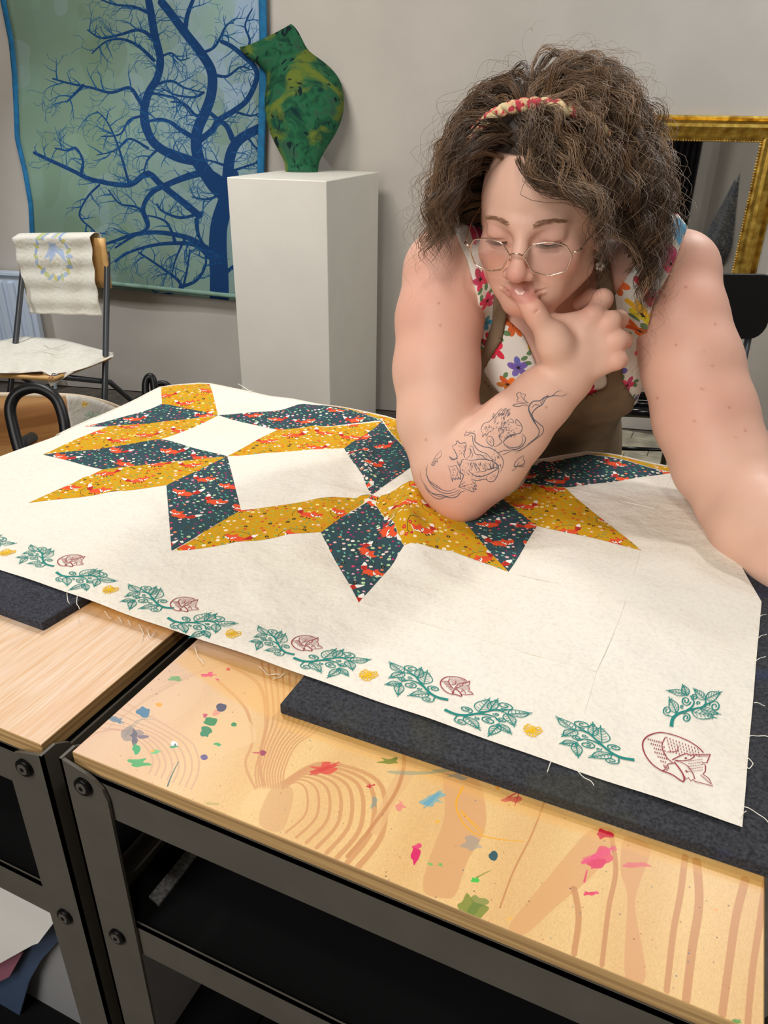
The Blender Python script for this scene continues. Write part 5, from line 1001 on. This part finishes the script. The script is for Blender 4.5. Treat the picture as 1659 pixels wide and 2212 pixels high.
# --- tattoo
def z6(x, y): return (860+x/4.1475, 780+y/4.1475)
TT = [([(1515, 290), (1470, 312), (1400, 310), (1330, 330), (1290, 390), (1240, 420), (1200, 470), (1215, 520), (1260, 560), (1300, 600), (1290, 650), (1230, 700), (1150, 760), (1050, 830)], 7), ([(1465, 265), (1420, 275), (1380, 310), (1310, 325), (1270, 355), (1215, 360), (1180, 390), (1170, 430), (1200, 500), (1235, 570), (1262, 620), (1250, 670), (1200, 715), (1120, 780), (1060, 805), (1000, 800)], 8), ([(1165, 430), (1180, 480), (1215, 545), (1240, 580)], 6), ([(1345, 303), (1310, 330), (1280, 380)], 5), ([(1195, 420), (1230, 390), (1280, 400), (1270, 360)], 5),
      ([(1170, 375), (1130, 345), (1140, 300), (1105, 295), (1090, 280), (1060, 300), (1075, 330), (1065, 360), (1110, 370), (1170, 378)], 5), ([(1165, 400), (1120, 380), (1060, 385), (1028, 400), (1080, 408), (1120, 395), (1165, 405)], 6), ([(1165, 380), (1120, 340), (1095, 300)], 4),
      ([(945, 720), (985, 670), (1050, 655), (1095, 640), (1110, 590), (1080, 540), (1055, 525), (1060, 570), (1100, 580)], 6), ([(960, 760), (945, 720), (1000, 675), (1060, 660)], 6), ([(1105, 650), (1140, 690), (1120, 750), (1060, 790), (1000, 785), (950, 750)], 7), ([(1100, 670), (1115, 700), (1100, 750), (1050, 775), (990, 770), (960, 745)], 5),
      ([(600, 680), (595, 660), (625, 665), (650, 645), (690, 660), (690, 720), (760, 765), (830, 780), (900, 830), (940, 890), (935, 950), (910, 1000)], 7), ([(640, 680), (665, 670), (675, 740), (720, 800), (790, 830), (830, 870), (870, 890)], 6), ([(610, 640), (640, 640), (655, 625)], 4), ([(600, 650), (615, 625)], 4), ([(675, 640), (685, 625)], 4),
      ([(640, 760), (670, 770), (690, 830), (740, 840), (780, 870), (810, 890), (870, 885)], 6), ([(600, 880), (660, 890), (720, 880), (810, 885), (880, 920), (890, 960), (830, 1000), (760, 1030), (700, 1030), (650, 1000), (630, 975)], 7), ([(800, 970), (850, 955), (900, 960), (890, 1020), (860, 1070), (820, 1080), (790, 1055), (800, 1030)], 6), ([(690, 995), (760, 990), (810, 970), (870, 960)], 5), ([(655, 1050), (700, 1070), (760, 1060), (800, 1060)], 6),
      ([(500, 800), (490, 760), (520, 745), (530, 715), (560, 740), (600, 730), (610, 770), (590, 830), (600, 870)], 6), ([(460, 855), (500, 880), (530, 860), (510, 810), (500, 790)], 7), ([(460, 855), (470, 870), (490, 885), (540, 870)], 6), ([(530, 890), (540, 930), (560, 930), (570, 890), (590, 880)], 7), ([(545, 900), (555, 960), (560, 1000), (585, 1020), (570, 1070), (540, 1130)], 7), ([(625, 790), (650, 800), (640, 850), (600, 880)], 4), ([(640, 770), (665, 830), (660, 870)], 4),
      ([(445, 935), (480, 945), (520, 935), (530, 960), (555, 1005), (560, 1060), (540, 1040), (535, 1060), (515, 1045), (510, 1065), (490, 1045), (490, 1080), (475, 1040), (470, 1000), (445, 935)], 6), ([(540, 1130), (590, 1140), (640, 1160), (680, 1170), (670, 1140), (700, 1150), (680, 1115), (705, 1120), (680, 1090), (650, 1055)], 6), ([(545, 1125), (600, 1080)], 4), ([(550, 1130), (620, 1110)], 4),
      ([(265, 930), (255, 1000), (280, 1070), (330, 1120), (390, 1150), (450, 1165), (520, 1140)], 6), ([(250, 960), (262, 1040), (300, 1110), (360, 1160), (430, 1185), (500, 1175), (545, 1150)], 6), ([(230, 1100), (270, 1160), (330, 1190), (400, 1200), (470, 1225), (530, 1210), (560, 1175), (600, 1160)], 8), ([(200, 985), (210, 1060), (250, 1120), (300, 1180), (380, 1215), (450, 1210), (520, 1190), (560, 1150)], 5), ([(240, 1130), (310, 1210), (370, 1235), (440, 1215)], 6), ([(290, 1080), (340, 1110), (385, 1140)], 5),
      ([(385, 800), (340, 850), (315, 900), (300, 930), (325, 930), (335, 900), (355, 905), (350, 880), (385, 850), (385, 800)], 5), ([(310, 930), (345, 870)], 3), ([(1120, 845), (1070, 880), (1045, 915), (1040, 945), (1075, 940), (1110, 930), (1135, 905), (1120, 880), (1125, 845)], 7), ([(1015, 985), (1050, 960), (1085, 900)], 5), ([(1075, 945), (1120, 945), (1130, 925)], 5),
      ([(750, 640), (745, 600), (770, 560), (820, 540), (860, 500), (900, 450), (930, 420)], 5), ([(760, 640), (755, 680), (780, 650), (790, 670), (810, 640), (850, 620)], 5), ([(775, 595), (790, 590), (795, 605)], 6), ([(800, 680), (795, 720), (820, 750), (850, 760), (855, 710), (830, 675), (800, 680)], 6), ([(860, 540), (880, 500), (930, 470)], 4), ([(910, 640), (905, 690), (930, 720), (900, 750), (860, 770)], 5), ([(1000, 510), (1035, 540), (1025, 555), (985, 545)], 5), ([(870, 790), (890, 820), (950, 800), (1000, 800)], 5), ([(930, 840), (960, 830), (1010, 805)], 4)]
RT = random.Random(4)
def hatch(x0, y0, x1, y1, n, L, a, jit=.5):
    for _ in range(n): x_, y_ = RT.uniform(x0, x1), RT.uniform(y0, y1); q = a+RT.uniform(-jit, jit); TT.append(([(x_, y_), (x_+L*math.cos(q), y_+L*math.sin(q))], 3.5))
hatch(640, 900, 850, 960, 46, 26, 1.3); hatch(570, 900, 640, 1020, 30, 8, 1); hatch(800, 1010, 880, 1060, 18, 6, 1); hatch(840, 480, 960, 620, 34, 22, -1.2); hatch(900, 440, 990, 500, 26, 32, -.9); hatch(900, 580, 1060, 680, 60, 14, 2.2); hatch(930, 520, 1010, 600, 26, 12, .5); hatch(540, 760, 600, 850, 26, 9, .4); hatch(840, 820, 920, 960, 26, 18, 1.4); hatch(700, 840, 800, 870, 16, 9, .3); hatch(770, 570, 850, 650, 18, 8, .6); hatch(805, 690, 845, 745, 9, 9, .8); hatch(580, 1080, 690, 1140, 16, 14, .5); hatch(460, 950, 540, 1030, 16, 12, 1.2); hatch(640, 1000, 780, 1060, 24, 7, .3)
mb = MB()
for pts, w_ in TT:
    q = [(hit(*z6(*p[:2]))) for p in cat([V3(a, b, 0) for a, b in pts], 4 if len(pts) > 2 else 2)]; q = [(a, b) for a, b in q if a is not None]
    if len(q) < 2: continue
    v = []; ww = w_/4.1475*.93/FPX
    for i in range(len(q)):
        t_ = q[min(i+1, len(q)-1)][0]-q[max(i-1, 0)][0]; b_ = np.cross(t_, q[i][1]); b_ /= np.linalg.norm(b_)+1e-9; k = math.sin(math.pi*(i+.6)/(len(q)+.2))**.5; v += [q[i][0]+b_*ww*k/2, q[i][0]-b_*ww*k/2]
    mb.add(v, [(2*i, 2*i+1, 2*i+3, 2*i+2) for i in range(len(q)-1) if np.linalg.norm(v[2*i+2]-v[2*i]) < .01])
t = mb.build('tattoo', mat('tattoo_ink', (84, 92, 106), .6), person, fix=False); t['label'] = 'blue-grey line tattoo of a curled creature and leafy branches on the forearm'
# nail
nl = [(1113, 628), (1124, 622), (1133, 630), (1128, 640), (1117, 638)]
m = MB(); q = [hit(*p, .0009)[0] for p in [(1112, 628), (1118, 621), (1127, 623), (1134, 631), (1129, 638), (1119, 636)]]
if all(k is not None for k in q): c_ = sum(q)/6-ray(1122, 630)*.0008; m.add(q+[c_], [(i, (i+1) % 6, 6) for i in range(6)]); m.build('thumb_nail', mat('nail', (236, 186, 172), .3), person, smooth=True)
# --- eyelashes, brows
m_lash = mat('lash', (44, 34, 32), .6); m_brow = mat('brow_hair', (150, 108, 78), .7)
for s in (-1, 1):
    mb = MB()
    for k in range(26):
        a = k/25; p0 = hw_(s*(.0185+.026*a), -.0090+.002*math.sin(a*3.14)*-1, .0895-.0085*a+.002*math.sin(a*3.14)); dr = HM@V3(s*(a-.4)*.5, -.55, .75); mb.tube([p0, p0+dr*.004, p0+dr*.0075+HM@V3(0, .0015, 0)], [.00035, .0003, .0001], 4)
    mb.tube([hw_(s*(.0185+.026*a), -.0092-.002*math.sin(a*3.14), .0893-.0085*a+.002*math.sin(a*3.14)) for a in np.linspace(0, 1, 10)], .00055, 5); tag(mb.build('eyelashes', m_lash, person), kind='stuff')
    mb = MB()
    for k in range(120):
        a = RT.random(); b_ = RT.uniform(-1, 1)*(1-.6*a); cx = s*(.012+.034*a); cy = .0125+.004*math.sin(a*2.6)+b_*.0035
        o_ = hw_(cx, cy, .14); dr = -(HM@V3(0, 0, 1)); h_ = bvh.ray_cast(Vector(o_), Vector(dr))
        if h_[0]: p0 = np.array(h_[0])+np.array(h_[1])*.0003; mb.tube([p0, p0+HM@V3(s*.005, .0012, .0003)], [.0003, .00012], 3)
    tag(mb.build('eyebrow', m_brow, person), kind='stuff')
# --- clothes: shells over the torso clipped to the garment outlines
D = Field(np.arange(-.62, .14, .0042), np.arange(.8, 1.62, .0046), np.arange(.36, 1.3, .0042)); torso(D, .006); D.cone(SL+V3(0, 0, .006)-fw*.008, P(1458, 650, .985)-fw*.009, .066, .066, .02); D.cone(SR+V3(0, 0, .004), P(952, 650, .985), .057, .058, .02)
D.cone(hip-V3(0, 0, .0), V3(hip[0]-.02, hip[1]+.08, .38), .16, .18, .05); D.ell(V3(hip[0]-.01, hip[1]+.05, .62), (.23, .17, .3), TM if False else np.stack([r0, f0, V3(0, 0, 1)], 1), .05)
DP = [(975, 480), (1008, 560), (1030, 640), (1036, 760), (1020, 800), (860, 780), (838, 830), (812, 900), (740, 1300), (740, 2600), (1600, 2600), (1395, 1150), (1356, 1000), (1372, 880), (1402, 800), (1394, 740), (1410, 655), (1446, 590), (1486, 490), (1440, 430), (1395, 470), (1380, 560), (1322, 645), (1290, 720), (1165, 800), (1130, 720), (1085, 680), (1062, 600), (1050, 520), (1040, 450)]
XX, YY, ZZ = np.meshgrid(*D.ax, indexing='ij'); W_ = np.stack([XX, YY, ZZ], -1)-CAM.astype(np.float32); dep = W_@fw.astype(np.float32); PX = 829.5+FPX*(W_@rt.astype(np.float32))/dep; PY = 1106-FPX*(W_@up.astype(np.float32))/dep; near = np.abs(D.S) < .075
def clip_poly(poly, zmin_, backup=True):
    sd = np.full(D.S.shape, -.1, np.float32); k = near; sd[k] = (sd_poly(PX[k], PY[k], poly)*dep[k]/FPX); return sd
S0 = D.S.copy(); cl = clip_poly(DP, 0); D.S = np.maximum(S0, cl); D.S = np.maximum(D.S, .38-ZZ)
dv, df = D.mesh(); me = np_mesh('dress', dv, df); me.shade_smooth()
# floral cotton print
N = 1400; cv = Canvas(N, N, (240, 236, 226)); Rf = random.Random(21)
PALF = [(214, 40, 70), (238, 198, 40), (120, 112, 180), (232, 110, 40), (96, 168, 214), (220, 70, 110)]
def wr4(fn, x, y, r):
    for ox in (-N, 0, N):
        for oy in (-N, 0, N):
            if -r < x+ox < N+r and -r < y+oy < N+r: fn(x+ox, y+oy)
ps = []
for k in range(2600):
    x_, y_ = Rf.uniform(0, N), Rf.uniform(0, N); big = len(ps) < 60; R_min = 150 if big else 66
    if all(min(abs(x_-a), N-abs(x_-a))**2+min(abs(y_-b), N-abs(y_-b))**2 > ((R_min+r)/2 if not big else 150)**2 for a, b, r in ps):
        if not big and len(ps) > 330: break
        r = 150 if big else 66; ps.append((x_, y_, r)); c = Rf.choice(PALF); a0 = Rf.uniform(0, 6.28)
        if big:
            def fl_(X, Y):
                for j in range(6): cv.disc((X+14*math.cos(a0+j), Y+14*math.sin(a0+j)), 26, (90, 138, 80), .0)
                for j in range(5):
                    a = a0+j*1.2566; cc = [min(255, int(v_*Rf.uniform(.85, 1.12))) for v_ in c]; cv.disc((X+38*math.cos(a), Y+38*math.sin(a)), 32, cc, .92, 21, a); cv.line([(X+12*math.cos(a), Y+12*math.sin(a)), (X+46*math.cos(a), Y+46*math.sin(a))], 3, [int(v_*.75) for v_ in c], 1, .6)
                cv.disc((X, Y), 9, (40, 34, 44)); [cv.line([(X, Y), (X+17*math.cos(a0+j), Y+17*math.sin(a0+j))], 3, (50, 40, 40)) for j in range(6)]
            st_ = Rf.getstate(); wr4(lambda X, Y: (Rf.setstate(st_), fl_(X, Y)), x_, y_, 120)
            for j in range(2): a = Rf.uniform(0, 6.28); wr4(lambda X, Y: cv.disc((X+72*math.cos(a), Y+72*math.sin(a)), 24, (92, 134, 84), .9, 13, a+.6), x_, y_, 120)
        else:
            kind = Rf.random()
            if kind < .45: wr4(lambda X, Y: cv.disc((X, Y), 21, (98, 140, 88), .9, 11, a0), x_, y_, 40)
            else: wr4(lambda X, Y: [cv.disc((X+13*math.cos(a0+j*1.5), Y+13*math.sin(a0+j*1.5)), 12, c, .95, 9, a0+j*1.5) for j in range(4)], x_, y_, 40)
im_d = cv.image('floral_print'); m_dress = imat('floral_cotton', im_d, .9, .3, 40, .004)
dress = link('dress', me, m_dress, person); dress['label'] = 'white sleeveless dress with bright painterly flowers'
uv_set(dress, lambda c: np.stack([(c@r0+.25*(c@f0))/.27, (c[:, 2]-.6*(c@f0))/.27], 1))
D.S = S0-.0045
AP = [(1064, 560), (1066, 640), (1062, 700), (1040, 765), (1030, 790), (900, 830), (845, 860), (835, 1000), (700, 2400), (1500, 2400), (1372, 1150), (1342, 985), (1372, 865), (1345, 825), (1344, 760), (1330, 650), (1316, 560), (1284, 560), (1294, 650), (1306, 760), (1310, 835), (1230, 870), (1100, 868), (1062, 830), (1044, 800), (1050, 790), (1084, 735), (1096, 680), (1094, 560)]
back = ((W_@f0.astype(np.float32))-(float((shm-CAM)@f0)+.16)); cl = clip_poly(AP, 0); D.S = np.maximum(np.maximum(D.S, cl), .44-ZZ); av, af = D.mesh(); me = np_mesh('apron', av, af); me.shade_smooth()
apron = link('apron', me, mat('brown_linen', (128, 108, 84), .85, noise=.08, nscale=30, bump=.35, bscale=500), person); apron['label'] = 'brown linen apron with neck straps'
del XX, YY, ZZ, W_, dep, PX, PY, near, S0
# lower legs and shoes, behind the table
for s in (-1, 1):
    lgs = Field(np.arange(-.62, .1, .008), np.arange(1.0, 1.7, .008), np.arange(-.02, .6, .008))
    k0 = V3(hip[0]-.02, hip[1]+.04, .5)+r0*s*.09; an = V3(k0[0], k0[1]+.02, .09); lgs.chain([k0, k0*.5+an*.5+V3(0, .01, 0), an], (.062, .055, .038), .02)
    lv, lf = lgs.mesh(); me = np_mesh('leg', lv, lf); me.shade_smooth(); link('leg', me, mat('plain_skin', (236, 192, 170), .5) if 'plain_skin' not in bpy.data.materials else bpy.data.materials['plain_skin'], person)
for s in (-1, 1):
    a = V3(hip[0]-.02, hip[1]+.06, 0)+r0*s*.09; m = MB()
    m.grid(lambda u_, v_: a+(-f0)*(-.05+.24*v_)+r0*math.cos(u_*6.283)*(.04*(math.sin(math.pi*min(max(v_, .03), .97))**.45))+V3(0, 0, .004+(.045-.02*v_)*(1+math.sin(u_*6.283))*math.sin(math.pi*min(max(v_, .03), .97))**.5), 16, 14); m.build('shoe', mat('brown_shoe', (60, 42, 32), .5), person, smooth=True)
# --- glasses
m_gm = mat('glasses_metal', (226, 196, 178), .22, .9)
t = NT('lens'); t.b.inputs['Base Color'].default_value = (1, 1, 1, 1); tr = t.n('ShaderNodeBsdfTransparent'); gl = t.n('ShaderNodeBsdfGlossy', {'Roughness': .02}); lw_ = t.n('ShaderNodeFresnel', {'IOR': 1.5}); tr.inputs[0].default_value = (.93, .94, .95, 1); mx = t.n('ShaderNodeMixShader'); mx.inputs[0].default_value = .06; t.t.links.new(tr.outputs[0], mx.inputs[1]); t.t.links.new(gl.outputs[0], mx.inputs[2]); t.t.links.new(mx.outputs[0], t.t.nodes['Material Output'].inputs['Surface']); m_lens = t.m
GY = -.0205; tilt = .16
def gp(x, y, z=0): return hw_(x, GY+y*math.cos(tilt), .1125-abs(x)*.14-abs(x)**2*1.2+y*math.sin(tilt)+z)
oc = [(-.0265, .004), (-.017, .0175), (.003, .0205), (.0205, .0165), (.0275, .003), (.021, -.0155), (.003, -.0215), (-.016, -.0165)]
gls = tag(MB().tube([gp(-.0075, .004), gp(-.003, .0062, .0015), gp(.003, .0062, .0015), gp(.0075, .004)], .0011, 8).build('glasses', m_gm, smooth=True), 'thin gold wire glasses with octagonal lenses on her nose', 'glasses')
for s in (-1, 1):
    q = []
    pts = [gp(s*(.0345+(x_ if s > 0 else x_)), y_) for x_, y_ in oc]
    rim = []
    for i in range(8):
        a, b = pts[i], pts[(i+1) % 8]; rim += [a*.88+b*.12, a*.5+b*.5, a*.12+b*.88]
    rim.append(rim[0]); rim.append(rim[1]); MB().tube(rim, .00095, 6, False).build('rim', m_gm, gls, smooth=True)
    cpt = sum(pts)/8; m = MB(); m.add(pts+[cpt+HM@V3(0, 0, .0015)], [(i, (i+1) % 8, 8) for i in range(8)]); m.build('lens', m_lens, gls)
    h0 = gp(s*.0618, .007); h1 = gp(s*.069, .0085, -.002); MB().tube([h0, h1, h1+HM@V3(s*.0005, .001, -.006)], .0013, 8).build('hinge', m_gm, gls, smooth=True)
    MB().tube(cat([h1+HM@V3(0, .001, -.004), hw_(s*.0775, .0, .045), hw_(s*.079, .006, .0), hw_(s*.078, -.012, -.025)], 5), .0009, 6).build('temple', m_gm, gls, smooth=True)
    MB().tube([gp(s*.0085, -.001), gp(s*.010, -.003, -.004), gp(s*.0095, -.006, -.0055)], .0006, 6).build('nose_pad', m_gm, gls, smooth=True)
# earring
ec = hw_(.0765, -.047, -.002); er = tag(MB().tube([ec+V3(0, 0, .006), ec, ec-V3(0, 0, .01)], .0006, 6).build('earring', m_gm), 'small dangling flower earring below her left ear', 'earring')
m = MB(); [m.ball(ec-V3(0, 0, .014)+rt*.0035*math.cos(k*1.2566)+up*.0035*math.sin(k*1.2566), .0024, 8, 6) for k in range(5)]; m.build('flower_bead', mat('pearl', (236, 226, 210), .3), er, smooth=True)
# ================================================================== HAIR
t = NT('brown_hair'); a = t.n('ShaderNodeVertexColor', layer_name='tone'); t.base(a); t.b.inputs['Roughness'].default_value = .42; t.b.inputs['Specular IOR Level'].default_value = .6; m_hair = t.m
m_cap = mat('hair_roots', (52, 40, 31), .7, noise=.3, nscale=60)
gv = HM.T@V3(0, 0, -1)        # gravity in head coordinates
SC = V3(0, .035, -.012); SRd = V3(.0775, .0935, .0985)
def ellpush(p, r):
    q = (p-SC)/(SRd+r); n = np.linalg.norm(q, axis=-1, keepdims=True); return np.where(n < 1, SC+(p-SC)/np.maximum(n, 1e-6), p)
Rh = np.random.default_rng(12)
PART = V3(-.012, 0, 0)
def guide(root, length, layer, seed):
    R = np.random.default_rng(seed); p = root.copy(); n = (p-SC)/SRd**2; n /= np.linalg.norm(n); side = 1 if root[0] > -.018 else -1
    front = root[2] > .035
    th_ = math.tanh((root[0]+.018)/.03); d = n*.22+V3(.8*th_, 0, -.25-.6*(1-abs(th_)))+R.normal(0, .2, 3)
    if front: d = n*.55+V3(side*.45, 0, .32)+R.normal(0, .2, 3)
    d /= np.linalg.norm(d); pts = [p.copy()]; st = .0075
    for i in range(int(length/st)):
        s = i*st; q = (p-SC)/(SRd+layer); nn = (p-SC)/(SRd+layer)**2; nn /= np.linalg.norm(nn)
        g_ = gv-nn*min(gv@nn, 0) if np.linalg.norm(q) < 1.08 else gv
        w_ = V3(side*(.35 if front else .55)*(1 if abs(p[0]) < .07 else .1), 0, 0)
        d = d*.70+g_*(.30 if s > .03 else .14)+w_*.22+nn*(.03 if s < .03 else 0); d /= np.linalg.norm(d); p = p+d*st; p = ellpush(p, layer)
        # keep the face clear
        if p[2] > .02 and p[1]-.75*max(p[2]-.085, 0) < .078:
            ye = p[1]-.75*max(p[2]-.085, 0)
            if side > 0: lim = float(np.interp(ye, [0, .022, .034, .050, .07], [.098, .092, .058, .006, -.02]))
            else: lim = float(np.interp(ye, [0, .03, .062, .08], [.070, .060, .044, .0]))
            if side*p[0] < lim: p[0] = side*(side*p[0]+(lim-side*p[0])*.75)
        if p[1] < .03: 
            r_ = math.hypot(p[0]/.096, (p[2]+.01)/.105)
            if r_ < 1: p[0] /= max(r_, .3); p[2] = (p[2]+.01)/max(r_, .3)-.01
        pts.append(p.copy())
    return np.array(pts)
def curl_off(pts, amp, wl, ph, R):
    n = len(pts); t_ = np.gradient(pts, axis=0); t_ /= np.linalg.norm(t_, axis=1, keepdims=True)+1e-9; a = np.cross(t_, V3(.3, .2, 1)); a /= np.linalg.norm(a, axis=1, keepdims=True)+1e-9; b = np.cross(t_, a)
    s = np.arange(n)*.0075; f = np.clip(s/.07, 0, 1)**1.2; w_ = 2*math.pi*s/wl+ph; return pts+(a*np.cos(w_)[:, None]+b*np.sin(w_)[:, None])*(amp*f)[:, None]
verts = []; faces = []; cols = []
def strand(pts, r, c):
    global verts
    n = len(pts); t_ = np.gradient(pts, axis=0); t_ /= np.linalg.norm(t_, axis=1, keepdims=True)+1e-9; a = np.cross(t_, V3(.1, .9, .3)); a /= np.linalg.norm(a, axis=1, keepdims=True)+1e-9; b = np.cross(t_, a)
    rr = (r*np.clip((1-np.arange(n)/(n-1))*5, .25, 1))[:, None]; o_ = sum(len(v) for v in verts[-1:]) ; base_ = strand.n
    ring = np.stack([pts+rr*(a*math.cos(k)+b*math.sin(k)) for k in (0, 2.094, 4.189)], 1).reshape(-1, 3); verts.append(ring); strand.n += len(ring)
    i = np.arange(n-1)[:, None]*3+base_; f = np.concatenate([np.stack([i+k, i+(k+1) % 3, i+3+(k+1) % 3, i+3+k], -1).reshape(-1, 4) for k in range(3)]); faces.append(f); cols.append(np.repeat(c[None], len(ring), 0))
strand.n = 0
# roots over the scalp above the hairline
roots = []
while len(roots) < 520:
    v = Rh.normal(0, 1, 3); v /= np.linalg.norm(v); p = SC+v*SRd
    if p[1] < -.02 or (p[2] > .0 and p[1] < .055+.35*max(p[2]-.03, 0)) or (p[2] > .055 and p[1] < .076): continue
    if p[2] < -.03 and Rh.random() < .35: continue
    roots.append(p)
for gi, root in enumerate(roots):
    front = root[2] > .02; top_ = root[1] > .1
    Lg = (Rh.uniform(.13, .185) if front else Rh.uniform(.15, .225))*(.72 if root[0] > .03 else .84 if root[0] > -.01 else .97)
    layer = (Rh.uniform(.006, .034)*(1 if not front else .85)) if root[1] < .095 or front else Rh.uniform(.010, .034); g0_ = guide(root, Lg, layer, gi+100); amp = Rh.uniform(.003, .009); wl = Rh.uniform(.034, .062); ph = Rh.uniform(0, 6.28)
    tone0 = Rh.uniform(.55, 1.35); lit = lin((112, 86, 62)) if Rh.random() < .8 else lin((150, 120, 92)); 
    if Rh.random() < .3: lit = lin((74, 56, 42))
    for k in range(16):
        off = Rh.normal(0, 1, 3)*.0027; n = len(g0_); s = np.linspace(0, 1, n)[:, None]; q = g0_+off*(.6+1.2*s)
        q = curl_off(q, amp*Rh.uniform(.8, 1.2), wl*Rh.uniform(.96, 1.04), ph+Rh.normal(0, .14), Rh)
        cut = int(n*Rh.uniform(.8, 1)); q = q[:cut]
        # refine
        m_ = np.linspace(0, cut-1, int(cut*1.45)); i0 = np.clip(m_.astype(int), 0, cut-2); f_ = (m_-i0)[:, None]; P0, P1, P2, P3 = q[np.clip(i0-1, 0, cut-1)], q[i0], q[i0+1], q[np.clip(i0+2, 0, cut-1)]
        q = .5*((2*P1)+(P2-P0)*f_+(2*P0-5*P1+4*P2-P3)*f_**2+(-P0+3*P1-3*P2+P3)*f_**3)
        strand(q, Rh.uniform(.00022, .00042), np.clip(lit*tone0*Rh.uniform(.85, 1.5), 0, 1))
# flyaways
for gi in range(420):
    root = roots[Rh.integers(len(roots))]; g0_ = guide(root, Rh.uniform(.07, .22), Rh.uniform(.02, .05), gi+9000); q = curl_off(g0_, Rh.uniform(.004, .016), Rh.uniform(.03, .07), Rh.uniform(0, 6.28), Rh); nn = (q-SC); nn /= np.linalg.norm(nn, axis=1, keepdims=True); q = q+nn*np.linspace(0, 1, len(q))[:, None]*Rh.uniform(0, .02); strand(q, .00016, lin((140, 118, 98)))
hv = np.concatenate(verts); hv = HO+(hv*HS)@HM.T
me = np_mesh('hair', hv, np.concatenate(faces)); ca = me.color_attributes.new('tone', 'FLOAT_COLOR', 'POINT'); c4 = np.concatenate([np.concatenate(cols), np.ones((len(hv), 1))], 1); ca.data.foreach_set('color', c4.astype(np.float32).ravel()); me.shade_smooth()
hair = link('hair', me, m_hair, person); tag(hair, 'chin-length wavy brown hair', kind='stuff')
# scalp cap under the strands
m = MB(); v = []; f = []; nu, nv = 48, 24
for j in range(nv+1):
    th = math.pi*j/nv
    for i in range(nu):
        ph = 2*math.pi*i/nu; v.append(SC+V3(math.sin(th)*math.sin(ph), math.cos(th), math.sin(th)*math.cos(ph))*(SRd+.0035))
for j in range(nv):
    for i in range(nu):
        q = [j*nu+i, j*nu+(i+1) % nu, (j+1)*nu+(i+1) % nu, (j+1)*nu+i]; c = sum(v[k] for k in q)/4
        if not ((c[2] > .0 and c[1] < .058+.35*max(c[2]-.03, 0)) or (c[2] > .05 and c[1] < .080) or c[1] < -.05): f.append(tuple(q))
m.add([HO+HM@(q*HS) for q in v], f); m.build('hair_roots', m_cap, person, smooth=True, fix=False)
# --- braided headband
t = NT('braid_cloth'); n = t.n('ShaderNodeTexNoise', {'Vector': t.co(), 'Scale': 130., 'Detail': 2.}); t.base(t.ramp(n, [(.42, (226, 206, 160)), (.52, (232, 196, 150)), (.58, (206, 60, 80)), (.7, (160, 60, 60))])); t.b.inputs['Roughness'].default_value = .8; m_br = t.m
def arc(a, o_=.0): return SC+V3(math.sin(a)*(SRd[0]+.024), math.cos(a)*(SRd[1]+.024)*.819, math.cos(a)*(SRd[2]+.024)*.574)
hbn = None
for k in range(3):
    pts = []
    for a in np.linspace(-1.25, 1.25, 150):
        w_ = a*17+k*2.094; c = arc(a); nn = c-SC; nn[2] = 0; nn /= np.linalg.norm(nn); pts.append(HO+HM@((c+V3(0, 0, 1)*.0052*math.sin(w_)+nn*.0028*math.sin(2*w_))*HS))
    m = MB(); m.tube(pts, .0042, 8)
    if hbn is None: hbn = m.build('headband', m_br, None, smooth=True, fix=False); tag(hbn, 'braided cream and pink cloth headband across her curly hair', 'headband')
    else: m.build('braid_strand', m_br, hbn, smooth=True, fix=False)
